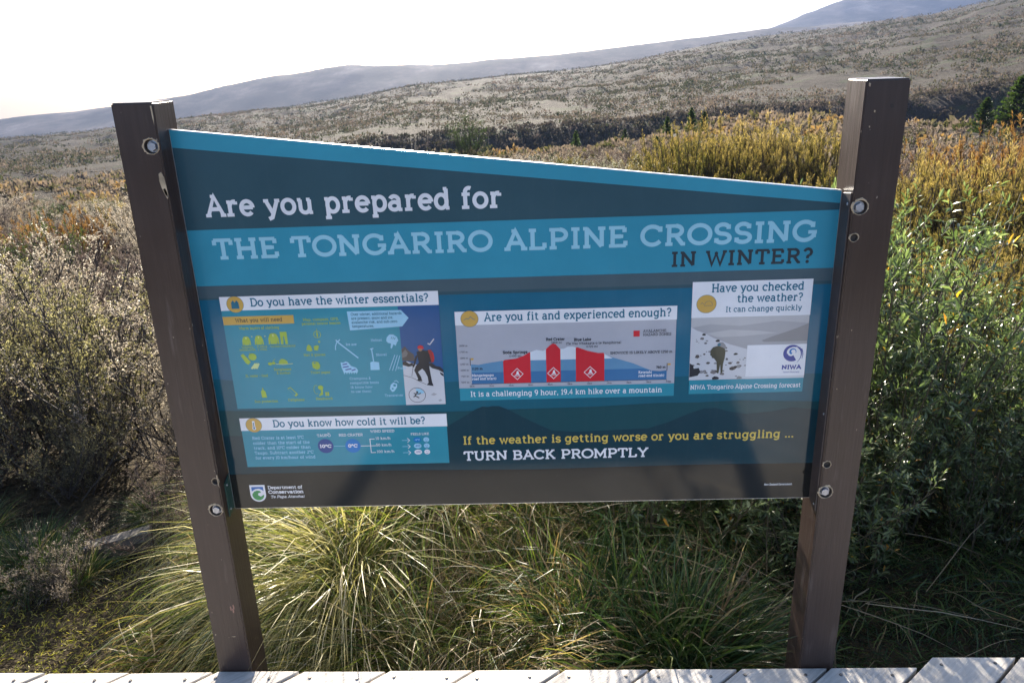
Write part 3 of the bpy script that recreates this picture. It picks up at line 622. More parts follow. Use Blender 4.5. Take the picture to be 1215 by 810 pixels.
for q in range(3): Q.stroke([(.4450+q*.0075, .8620-q*.001), (.4620+q*.0060, .9020-q*.001)], .0017, 'lblue', 10+q*.2)
Q.text('Probe', .4660, .4860, .8640, .0068, 'lblue', .15, layer=10)
Q.poly([(.3280, .8720), (.3270, .8860), (.3330, .8850), (.3400, .8880), (.3450, .8860), (.3520, .8760), (.3640, .8710), (.3680, .8640), (.3660, .8580), (.3320, .8590)], 'lblue', 10)
for a in ((.331, .880, .343, .882), (.331, .873, .346, .875), (.337, .866, .352, .869), (.352, .864, .362, .867)): Q.stroke([(a[0], a[1]), (a[2], a[3])], .0028, 'nblue', 11)
for q in range(6): Q.poly([(.332+q*.006, .859), (.3355+q*.006, .859), (.3335+q*.006, .854)], 'lblue', 10.5)
for q, t in enumerate(('Crampons &', 'compatible boots', '(& know how', 'to use them)')): Q.text(t, .345, .345+(.052, .071, .054, .050)[q], .8395-q*.0115, .0070, 'lblue', .14, layer=10)
Q.poly([(.4420, .8130), (.4450, .8240), (.4520, .8300), (.4610, .8260), (.4600, .8170), (.4520, .8060), (.4470, .8050)], 'lblue', 10); Q.ell(.4545, .8220, .0036, .0032, 'teal', 11, 12); Q.ell(.4490, .8135, .0026, .0022, 'teal', 11, 10)
Q.stroke([(.4540, .8330), (.4600, .8345), (.4650, .8290)], .0020, 'lblue', 10.5)
Q.text('Transceiver', .4280, .4740, .7925, .0070, 'lblue', .14, layer=10)
# photograph of a climber on snow
Q.poly([(.4790, .7690), (.5775, .7690), (.5775, 1.0246), (.4790, 1.0246)], 'sblue', 9); Q.rect(.4860, .98, .5036, 1.0000, 'sblue', 9.2)
Q.poly([(.4790, .9150), (.4830, .9190), (.4880, .9230), (.4940, .9140), (.5010, .9070), (.5080, .9020), (.5100, .8840), (.4790, .8860)], 'rock', 9.6)
Q.poly([(.4790, .905), (.484, .910), (.489, .915), (.494, .905), (.490, .897), (.479, .893)], 'rock2', 9.7)
Q.poly([(.4790, .8800), (.4900, .8840), (.5100, .8760), (.5250, .8700), (.5400, .8720), (.5600, .8640), (.5775, .8560), (.5775, .7690), (.4790, .7690)], 'snow', 9.8)
for pts in ([(.4790, .8820), (.4860, .8850), (.4950, .8780), (.5030, .8800), (.5060, .8730), (.4930, .8700), (.4790, .8750)], [(.5400, .8760), (.5500, .8790), (.5600, .8700), (.5700, .8680), (.5775, .8600), (.5775, .8520), (.5650, .8600), (.5500, .8650)], [(.568, .855), (.577, .849), (.5775, .842), (.570, .848)]): Q.poly(pts, 'black', 9.9)
Q.stroke([(.4790, .8480), (.5000, .8410), (.5220, .8280), (.5330, .8230)], .0012, 'rock', 10)
for pts in ([(.5420, .7950), (.5500, .8000), (.5580, .7960), (.5500, .7920)], [(.515, .803), (.522, .806), (.524, .801)], [(.560, .780), (.566, .783), (.570, .779), (.563, .776)]): Q.poly(pts, 'fog', 10)
CL = [(.5150, .9080), (.5190, .8800), (.5110, .8720), (.5060, .8600), (.5100, .8500), (.5140, .8380), (.5110, .8330), (.5240, .8310), (.5220, .8420), (.5150, .8560), (.5260, .8640), (.5320, .8570), (.5380, .8420), (.5390, .8270), (.5340, .8210), (.5510, .8180), (.5480, .8280), (.5460, .8450), (.5440, .8650), (.5440, .8830), (.5470, .8990), (.5420, .9090), (.5320, .9120), (.5240, .9110)]
Q.poly(CL, 'dark', 11); Q.ell(.5250, .9145, .0050, .0055, 'skin', 11.5, 14); Q.poly([(.5180, .9170), (.5200, .9230), (.5260, .9250), (.5320, .9225), (.5340, .9150)], 'red', 12)
Q.poly([(.5430, .9120), (.5500, .9130), (.5560, .9040), (.5580, .8900), (.5550, .8800), (.5480, .8800)], 'redd', 10.6); Q.stroke([(.5540, .9050), (.5560, .8930), (.5535, .8830)], .002, 'red', 11); Q.poly([(.539, .910), (.543, .912), (.550, .882), (.545, .879)], 'dark', 10.8)
Q.stroke([(.5150, .8990), (.5080, .8770), (.5040, .8690)], .0045, 'dark', 11.4); Q.stroke([(.5045, .8720), (.4990, .8450)], .0010, 'black', 11.6); Q.stroke([(.5440, .9290), (.5490, .9260), (.5600, .9400)], .0028, 'snow', 11); 
Q.ell(.5085, .7950, .0212, .0200, 'black', 11); Q.ell(.5085, .7950, .0200, .0188, 'snow', 11.5); Q.poly([(.5085, .7950), (.5270, .8010), (.5200, .8100), (.5060, .8130)], 'lblue', 12)
Q.ell(.5090, .8030, .0026, .0026, 'black', 12.5, 10)
for a in (((.5080, .8000), (.5030, .7930), (.4990, .7900)), ((.5030, .7930), (.5090, .7900), (.5130, .7870)), ((.5070, .7990), (.5140, .7985), (.5180, .8000)), ((.506, .798), (.500, .800))): Q.stroke(list(a), .0026, 'black', 12.6)
Q.build('winter_essentials_print', panel)
# --- box 2: how cold
Q = Print()
Q.rect(.0545, .6060, .5765, .7120, 'teal', 8); Q.rect(.0535, .7085, .5775, .7430, 'white', 9)
Q.ell(.0880, .7235, .0208, .0202, 'htext', 9.5); Q.ell(.0880, .7235, .0200, .0194, 'gold', 10); Q.stroke([(.0880, .7170), (.0880, .7350)], .0062, 'white', 11); Q.ell(.0880, .7150, .0048, .0048, 'white', 11.4, 14); Q.stroke([(.0880, .7170), (.0880, .7310)], .0022, 'htext', 12); Q.ell(.0880, .7150, .0024, .0024, 'htext', 12.3, 10)
Q.text('Do you know how cold it will be?', .1375, .5225, .7160, .0210, 'htext', .15, layer=11)
for q, t in enumerate(('Red Crater is at least 5\u00b0C', 'colder than the start of the', 'track, and 10\u00b0C colder than', 'Taup\u014d. Subtract another 2\u00b0C', 'for every 10 km/hour of wind'.replace('\u014d', 'o'))):
    t = t.replace('\u014d', 'o'); Q.text(t, .0790, .0790+(.132, .145, .146, .152, .155)[q], .6830-q*.01395, .0092, 'lblue', .15, layer=10)
Q.text('TAUPO', .2450, .2800, .6870, .0075, 'white', .15, layer=10); Q.stroke([(.2725, .6965), (.2775, .6965)], .0012, 'white', 10)
Q.text('RED CRATER', .3010, .3620, .6870, .0075, 'white', .15, layer=10)
Q.ell(.2640, .6610, .0202, .0200, 'purple', 10); Q.ell(.3340, .6600, .0196, .0192, 'rblue', 10); Q.stroke([(.2850, .6600), (.3140, .6600)], .0010, 'lblue', 9.5)
def bold(t, x0, x1, b, H, c, L=12): Q.text(t, x0, x1, b, H, c, .24, layer=L, align='c')
bold('10\u00b0C', .2490, .2790, .6560, .0100, 'white'); bold('0\u00b0C', .3220, .3460, .6555, .0100, 'white')
Q.stroke([(.3540, .6590), (.3940, .6590)], .0016, 'white', 10); Q.stroke([(.3910, .6780), (.3790, .6780), (.3790, .6400), (.3910, .6400)], .0018, 'white', 10.4)
Q.text('WIND SPEED', .3820, .4430, .6955, .0075, 'white', .15, layer=10)
for q, t in enumerate(('10 km/h', '50 km/h', '100 km/h')): 
    Q.text(t, .3935, .3935+(.038, .039, .045)[q], .6755-q*.0185, .0078, 'white', .14, layer=10)
    z = .6720-q*.0172; Q.stroke([(.4600, z), (.4800, z)], .0014, 'lblue', 10); Q.stroke([(.4740, z+.006), (.4800, z), (.4740, z-.006)], .0014, 'white', 10.4)
    Q.ell(.4990, z+.0010, .0098, .0070, ('rblue', 'lblue', 'white')[q], 10, 18); Q.ell(.5220, z+.0010, .0075, .0068, ('lblue', 'lblue', 'white')[q], 10, 16)
    Q.text(('-6\u00b0C', '-9\u00b0C', '-12\u00b0C')[q], .4920, .5060, z-.0012, .0048, ('lblue', 'nblue', 'nblue')[q], .2, layer=11)
    Q.stroke([(.5190, z-.0015), (.522, z-.0028), (.5250, z-.0015)][::(1 if q < 2 else -1)], .0010, 'nblue', 11); Q.ell(.5198, z+.003, .0009, .0009, 'nblue', 11, 6); Q.ell(.5242, z+.003, .0009, .0009, 'nblue', 11, 6)
Q.text('FEELS LIKE', .4840, .5300, .6860, .0065, 'white', .16, layer=10)
Q.build('cold_weather_print', panel)
# --- box 3: fitness and profile
Q = Print()
Q.rect(.6140, .8090, 1.1400, .9730, 'chart', 8); Q.rect(.6135, .9720, 1.1410, 1.0060, 'white', 9); Q.rect(.6145, .7765, 1.1400, .8095, 'teal', 9)
Q.ell(.6485, .9875, .0215, .0208, 'htext', 9.5); Q.ell(.6485, .9875, .0207, .0200, 'gold', 10); Q.stroke([(.6350, .9850), (.6420, .9890), (.6460, .9870), (.6510, .9930), (.6560, .9880), (.6620, .9850)], .0012, 'htext', 11)
Q.text('Are you fit and experienced enough?', .6840, 1.1270, .9800, .0220, 'htext', .15, layer=11)
Q.text('It is a challenging 9 hour, 19.4 km hike over a mountain', .6410, 1.1110, .7865, .0150, 'white', .14, layer=11)
prof = [(.646, .8720), (.664, .8700), (.680, .8730), (.700, .8760), (.722, .8790), (.728, .8800), (.757, .8830), (.775, .8900), (.790, .8990), (.806, .9050), (.822, .9020), (.830, .9060), (.839, .9150), (.846, .9190), (.853, .9170), (.862, .9060), (.872, .9060), (.882, .9110), (.893, .9110), (.905, .9080), (.930, .8980), (.955, .8920), (.968, .8920), (.985, .8820), (1.010, .8740), (1.040, .8640), (1.062, .8540), (1.085, .8440), (1.105, .8420), (1.121, .8440)]
Q.poly(prof+[(1.121, .8200), (.646, .8200)], 'chblue', 9); Q.poly([(x, min(z, .8500)) for x, z in prof]+[(1.121, .8200), (.646, .8200)], 'chlow', 9.3)
Q.poly([(.722, .8790), (.728, .8800), (.757, .8830), (.775, .8900), (.790, .8990), (.806, .9050), (.822, .9020), (.830, .9060), (.839, .9150), (.846, .9190), (.853, .9170), (.862, .9060), (.872, .9060), (.882, .9110), (.893, .9110), (.905, .9080), (.930, .8980), (.955, .8920), (.968, .8920), (.990, .8780)], 'chsnow', 9.6)
for xs in ((.7245, .791), (.8290, .8640), (.9010, .9700)):
    top = [(x, z) for x, z in prof if xs[0] < x < xs[1]]; f = lambda v: float(np.interp(v, [a for a, _ in prof], [b for _, b in prof]))
    Q.poly([(xs[0], .8205), (xs[0], f(xs[0])-.001)]+[(x, z+.001) for x, z in top]+[(xs[1], f(xs[1])-.001), (xs[1], .8205)], 'red', 10)
    m = (xs[0]+xs[1])/2; z = .8440
    Q.stroke([(m-.0145, z), (m, z+.0145), (m+.0145, z), (m, z-.0145), (m-.0145, z)], .0014, 'white', 11, True)
    Q.poly([(m-.006, z-.004), (m-.002, z+.001), (m-.001, z+.007), (m+.003, z+.008), (m+.004, z+.001), (m+.007, z-.004), (m+.001, z-.002)], 'white', 11.3); Q.stroke([(m-.008, z-.0055), (m+.008, z-.0055)], .0012, 'white', 11.6)
Q.stroke([(.6440, .8200), (1.1220, .8200)], .0010, 'black', 10); Q.stroke([(.6445, .8690), (.6445, .8880)], .0016, 'black', 10); Q.stroke([(1.1215, .8430), (1.1215, .8620)], .0016, 'black', 10)
Q.poly([(.6460, .8880), (.6530, .8880), (.6530, .8830), (.6460, .8830)], 'gold', 10); Q.poly([(1.1230, .8620), (1.1300, .8620), (1.1300, .8570), (1.1230, .8570)], 'gold', 10)
Q.text('Soda Springs', .7250, .7840, .8965, .0080, 'black', .2, layer=11); Q.text('(1400 m)', .7400, .7690, .8880, .0058, 'black', .14, layer=11)
Q.text('Red Crater', .8300, .8750, .9270, .0080, 'black', .2, layer=11); Q.text('(1868 m)', .8420, .8680, .9195, .0056, 'black', .14, layer=11)
Q.text('Blue Lake', .8970, .9380, .9245, .0080, 'black', .2, layer=11); Q.text('(Te Wai Whakaata o te Rangihiroa)', .8780, 1.0100, .9155, .0066, 'black', .14, layer=11); Q.text('(1725 m)', .9260, .9540, .9075, .0056, 'black', .14, layer=11)
Q.rect(1.0390, .9320, 1.0540, .9470, 'red', 10); Q.text('AVALANCHE', 1.0620, 1.1170, .9420, .0072, 'black', .14, layer=11); Q.text('HAZARD ZONES', 1.0620, 1.1290, .9330, .0072, 'black', .14, layer=11)
Q.text('SNOW/ICE IS LIKELY ABOVE 1250 m', .9840, 1.1330, .8885, .0070, 'black', .16, layer=11)
Q.text('1120 m', .6480, .6740, .8570, .0068, 'black', .2, layer=11); Q.text('760 m', 1.0950, 1.1180, .8490, .0068, 'black', .2, layer=11)
Q.text('Mangatepopo', .6470, .7000, .8395, .0072, 'white', .16, layer=11); Q.text('road end (start)', .6470, .7060, .8305, .0072, 'white', .16, layer=11)
Q.text('Ketetahi', 1.0530, 1.0850, .8370, .0072, 'white', .16, layer=11); Q.text('road end (finish)', 1.0530, 1.1150, .8280, .0072, 'white', .16, layer=11)
for q in range(7): Q.text(('2000 m', '1750 m', '1500 m', '1250 m', '1000 m', '750 m', '500 m')[q], .6200, .6400, .9180-q*.0158, .0045, 'black', .13, layer=11)
for q in range(11): Q.text(('0km', '2km', '4km', '6km', '8km', '10km', '12km', '14km', '16km', '18km', '19.4km')[q], .6400+q*.0480, .6520+q*.0480, .8125, .0046, 'black', .13, layer=11); Q.stroke([(.6460+q*.0475, .8200), (.6460+q*.0475, .8180)], .0008, 'black', 10.5)
Q.build('fitness_chart_print', panel)
# --- box 4: weather (the square code of the original is left blank)
Q = Print()
Q.rect(1.1755, .8160, 1.4520, .9760, 'fog', 8); Q.rect(1.1750, .9745, 1.4530, 1.0620, 'white', 9); Q.rect(1.1760, .7800, 1.4515, .8165, 'teal', 9)
Q.ell(1.2090, 1.0080, .0235, .0225, 'htext', 9.5); Q.ell(1.2090, 1.0080, .0227, .0217, 'gold', 10)
Q.stroke([(1.2140+.009*math.cos(rad(a)), 1.0070+.008*math.sin(rad(a))) for a in range(-20, 200, 25)]+[(1.2050, 1.0040), (1.2225, 1.0040)], .0009, 'rock2', 11); Q.stroke([(1.195, 1.007), (1.199, 1.012), (1.203, 1.007)], .0009, 'rock2', 11)
Q.text('Have you checked', 1.2200, 1.4330, 1.0355, .0215, 'htext', .15, layer=11); Q.text('the weather?', 1.2800, 1.4320, 1.0095, .0205, 'htext', .15, layer=11); Q.text('It can change quickly', 1.2550, 1.4320, .9865, .0145, 'htext', .14, layer=11)
Q.poly([(1.1755, .9745), (1.4515, .9745), (1.4515, .955), (1.38, .962), (1.29, .952), (1.22, .958), (1.1755, .95)], 'fog2', 8.6)
Q.poly([(1.21, .935), (1.27, .943), (1.34, .938), (1.38, .932), (1.30, .926), (1.24, .925)], 'fog2', 8.6)
Q.poly([(1.3440, .9140), (1.3700, .9240), (1.4000, .9340), (1.4280, .9440), (1.4515, .9540), (1.4515, .9100), (1.35, .91)], 'dhill', 8.8)
Q.poly([(1.1755, .9520), (1.1900, .9430), (1.2100, .9350), (1.2300, .9230), (1.2500, .9150), (1.2700, .9060), (1.2900, .9000), (1.3200, .8900), (1.3300, .8160), (1.1755, .8160)], 'snow', 9)
Q.poly([(1.32, .895), (1.36, .885), (1.4520, .8230), (1.4520, .8160), (1.31, .8160)], 'snow', 9.05)
Rk = random.Random(11)
for i in range(64):
    x = Rk.uniform(1.178, 1.31); zt = .952-(x-1.1755)*.50; z = Rk.uniform(.819, zt-.004); s_ = Rk.uniform(.0015, .0062)*(1.25 if z < .85 else .8)
    if x > 1.306: s_ = min(s_, .0025)
    Q.poly([(max(1.1765, x+s_*1.25*math.cos(a)*Rk.uniform(.7, 1.1)), max(.8168, z+s_*.75*math.sin(a)*Rk.uniform(.7, 1.1))) for a in (0, .9, 1.8, 2.9, 3.8, 5.0, 5.7)], ('rock', 'rock2', 'black', 'dhill')[Rk.randrange(4)], 9.2+i*.02)
Q.poly([(1.1760, .8600), (1.1840, .8550), (1.1860, .8460), (1.1980, .8480), (1.2020, .8380), (1.1960, .8280), (1.1760, .8240)], 'black', 10.6)
Q.poly([(1.2240, .8920), (1.2300, .9000), (1.2400, .9030), (1.2460, .9090), (1.2530, .9070), (1.2570, .9000), (1.2600, .8880), (1.2590, .8720), (1.2560, .8580), (1.2550, .8340), (1.2510, .8330), (1.2490, .8560), (1.2460, .8330), (1.2420, .8330), (1.2400, .8620), (1.2330, .8720), (1.2240, .8800)], 'olive', 11)
Q.poly([(1.2380, .9060), (1.2440, .9120), (1.2530, .9120), (1.2590, .9050), (1.2620, .8940), (1.2540, .8980)], 'dhill', 11.5); Q.ell(1.2440, .9060, .0042, .0034, 'htext', 12, 12)
Q.rect(1.3110, .8225, 1.4520, .9030, 'white', 12)
# crest of swirling water
def sw(cx, cz, r, a0, a1, w0, w1, c, L):
    n = 18; o_ = []; i_ = []
    for k in range(n+1):
        t = k/n; a = rad(a0+(a1-a0)*t); ww = w0+(w1-w0)*t
        o_.append((cx+r*math.cos(a), cz+r*.98*math.sin(a))); i_.append((cx+(r-ww)*math.cos(a), cz+(r-ww)*.98*math.sin(a)))
    Q.add(o_+i_, [(k, k+1, n+1+k+1, n+1+k) for k in range(n)], c, L)
cx, cz = 1.4190, .8800
sw(cx, cz, .0215, 20, 300, .002, .016, 'nblue', 13); sw(cx-.001, cz+.003, .0120, -40, 200, .0010, .0055, 'white', 14); sw(cx+.001, cz+.004, .0085, -30, 250, .001, .0060, 'rblue', 14.5); Q.ell(cx, cz+.004, .0025, .0025, 'white', 15, 12)
sw(cx-.006, cz-.002, .0290, -48, 38, .0008, .0040, 'nblue', 13.4); sw(cx-.010, cz-.001, .0265, -40, 42, .0012, .0026, 'white', 14.2); sw(cx-.010, cz-.004, .0360, -18, 26, .0010, .0026, 'nblue', 13.6)
Q.text('NIWA', 1.3970, 1.4430, .8385, .0118, 'nblue', .26, layer=13, maxsx=1.6); Q.text('Taihoro Nukurangi', 1.4010, 1.4400, .8300, .0036, 'nblue', .14, layer=13)
Q.text('NIWA Tongariro Alpine Crossing forecast', 1.1800, 1.4460, .7915, .0122, 'white', .14, layer=11)
Q.build('weather_print', panel)
# --- warning, crest and small print
Q = Print()
Q.text('If the weather is getting worse or you are struggling ...', .6155, 1.4410, .6560, .0240, 'yel', .16, layer=9)
Q.build('warning_line', panel); Q = Print()
Q.text('TURN BACK PROMPTLY', .6150, 1.0800, .6105, .0275, 'white', .18, layer=9)
Q.build('warning_line', panel); Q = Print()
Q.text('New Zealand Government', 1.3780, 1.4480, .5225, .0060, 'white', .15, layer=9)
Q.build('small_print', panel)
Q = Print()
sx, sz = .0705, .5290
def shield(k, c, L): Q.poly([(sx-.0200*k, sz+.0245*k), (sx+.0200*k, sz+.0245*k)]+[(sx+.0205*k*math.cos(rad(a)), sz-.004*k+.0205*k*math.sin(rad(a))) for a in range(0, -181, -15)], c, L)
shield(1, 'white', 9); 
Q.poly([(sx-.0155, sz+.0190), (sx+.0155, sz+.0190), (sx+.0155, sz+.006), (sx+.0120, sz+.010), (sx+.004, sz+.0140), (sx-.006, sz+.0125), (sx-.0155, sz+.0060)], 'docb', 10)
n = 20; Q.poly([(sx-.0152, sz-.002)]+[(sx+.0155*math.cos(rad(a)), sz-.004+.0165*math.sin(rad(a))) for a in range(180, 361, 12)]+[(sx+.0150, sz-.004), (sx+.0060, sz-.0095), (sx+.0010, sz-.0050), (sx+.0020, sz+.0010), (sx+.0085, sz+.0020), (sx+.0060, sz+.0070), (sx-.0020, sz+.0085), (sx-.0100, sz+.0050)], 'docg', 10.5)
Q.ell(sx+.0045, sz-.0030, .0048, .0048, 'white', 11, 16)
Q.text('Department of', .0985, .1890, .5405, .0100, 'white', .18, layer=9, trk=.05); Q.text('Conservation', .0985, .1905, .5270, .0105, 'white', .21, layer=9, trk=.05)
Q.text('Te Papa Atawhai', .1020, .1910, .5140, .0082, 'white', .16, layer=9, slant=.22, trk=.05)
Q.build('department_crest_print', panel)
panel.location = (ROT*.95, PY, .35-ROT*.75); panel.rotation_euler = (0, -ROT, 0)
# side brackets (folded angle between the panel face and the front corner of each post)
for side, (xa, xb, zt) in enumerate(((0.0003, .0035, ZL-.006), (GAP-.0035, GAP-.0003, ZR-.002))):
    bm = bmesh.new(); zb = ZB+.001+(.004 if side else -.004)
    c = [(.006, zb-.012), (PY+.004, zb+.004), (PY+.004, zt), (.006, zt+(-.010 if side == 0 else .006))]
    if side == 0: c = [(.022, zb-.006), (PY+.004, zb+.004), (PY+.004, .585), (.022, .570)]
    a = [bm.verts.new((xa, y, z+.35)) for y, z in c]; b = [bm.verts.new((xb, y, z+.35)) for y, z in c]
    bm.faces.new(a); bm.faces.new(b[::-1])
    for i in range(4): bm.faces.new((a[i], b[i], b[(i+1) % 4], a[(i+1) % 4]))
    br = bm_obj('bracket', bm, M['bracket'] if side == 0 else M['bracket_brown'], sign, bevel=.0006, seg=1)
    for zz in ((zb+.012, .562) if side == 0 else (zb+.003, zb+.25, zt-.02)):
        b2 = bmesh.new(); bmesh.ops.create_uvsphere(b2, u_segments=12, v_segments=6, radius=.0034, matrix=Matrix.Translation((xb if side == 0 else xa, .034 if side == 0 else .018, zz+.35)) @ Matrix.Diagonal((.5, 1, 1, 1)))
        bm_obj('screw', b2, M['steel'], br, smooth=True)
# ------------------------------------------------------------------ vegetation
def sphere_dirs(R, n, zmin=-.2):
    v = R.normal(size=(n*3, 3)); v /= np.linalg.norm(v, axis=1)[:, None]; v = v[v[:, 2] > zmin]; return v[:n]
def norm(v): return v/np.maximum(1e-9, np.linalg.norm(v, axis=-1, keepdims=True))
def curves(P0, D0, L, n, R, bend=.25, grav=0.0, up=0.0):
    """n-point polylines from starts P0 with directions D0 and lengths L -> (m, n, 3)"""
    m = len(P0); pts = np.zeros((m, n, 3)); pts[:, 0] = P0; d = D0.copy()
    for k in range(1, n):
        d = norm(d+R.normal(size=(m, 3))*bend/n+np.array([0, 0, up-grav])/n*1.0)
        pts[:, k] = pts[:, k-1]+d*(L/(n-1))[:, None]
    return pts
def ribbons(pts, w0, w1, R):
    """thin three-sided stems along polylines"""
    m, n, _ = pts.shape
    t = norm(pts[:, -1]-pts[:, 0]); a = norm(np.cross(t, R.normal(size=(m, 3)))); b = np.cross(t, a)
    wv = np.linspace(0, 1, n)[None, :, None]; w = (np.asarray(w0).reshape(-1, 1, 1)*(1-wv)+np.asarray(w1).reshape(-1, 1, 1)*wv)
    rings = [pts+w*(math.cos(q)*a[:, None]+math.sin(q)*b[:, None]) for q in (0, 2.09, 4.19)]
    V = np.stack(rings, 2).reshape(-1, 3); base = (np.arange(m)[:, None]*n+np.arange(n-1)[None])*3
    F = []
    for q in range(3):
        q2 = (q+1) % 3; F.append(np.stack([base+q, base+q2, base+3+q2, base+3+q], -1).reshape(-1, 4))
    return V, np.concatenate(F)
def leaves(P, D, L, W, R, fold=.25, sides=None):
    """pointed leaves folded along the midrib: 4 vertices -> 2 triangles; P base, D direction"""
    m = len(P); D = norm(D); s = norm(np.cross(D, R.normal(size=(m, 3)) if sides is None else sides)); nrm = np.cross(s, D)
    L = np.asarray(L).reshape(-1, 1); W = np.asarray(W).reshape(-1, 1)
    mid = P+D*L*.45
    V = np.stack([P, mid+s*W/2+nrm*W*fold, P+D*L, mid-s*W/2+nrm*W*fold], 1).reshape(-1, 3)
    b = np.arange(m)[:, None]*4
    F = np.concatenate([b+np.array([[0, 1, 2]]), b+np.array([[0, 2, 3]])])
    return V, F
def broad_leaves(P, D, L, W, R, fold=.18, droop=.25):
    m = len(P); D = norm(D); upv = np.array([0, 0, 1.0])+R.normal(size=(m, 3))*.35
    s = norm(np.cross(D, upv)); nrm = np.cross(s, D); L = np.asarray(L).reshape(-1, 1); W = np.asarray(W).reshape(-1, 1)
    a = P+D*L*.33; b_ = P+D*L*.70-nrm*L*droop*.25; tip = P+D*L-nrm*L*droop*.6
    V = np.stack([P, a+s*W*.42+nrm*W*fold, a, a-s*W*.42+nrm*W*fold, b_+s*W*.40+nrm*W*fold, b_, b_-s*W*.40+nrm*W*fold, tip], 1).reshape(-1, 3)
    b = np.arange(m)[:, None]*8
    T = np.concatenate([b+np.array([t]) for t in ((0, 1, 2), (0, 2, 3), (4, 7, 5), (5, 7, 6))])
    Qd = np.concatenate([b+np.array([t]) for t in ((1, 4, 5, 2), (2, 5, 6, 3))])
    return V, T, Qd
def pick(pts, R, m, lo=.3, hi=1.0):
    """m random points (and tangents) on the polylines"""
    k, n, _ = pts.shape; i = R.randint(0, k, m); t = R.uniform(lo, hi, m)*(n-1); j = np.minimum(t.astype(int), n-2); f = (t-j)[:, None]
    a, b = pts[i, j], pts[i, j+1]; return a*(1-f)+b*f, norm(b-a), i, t/(n-1)

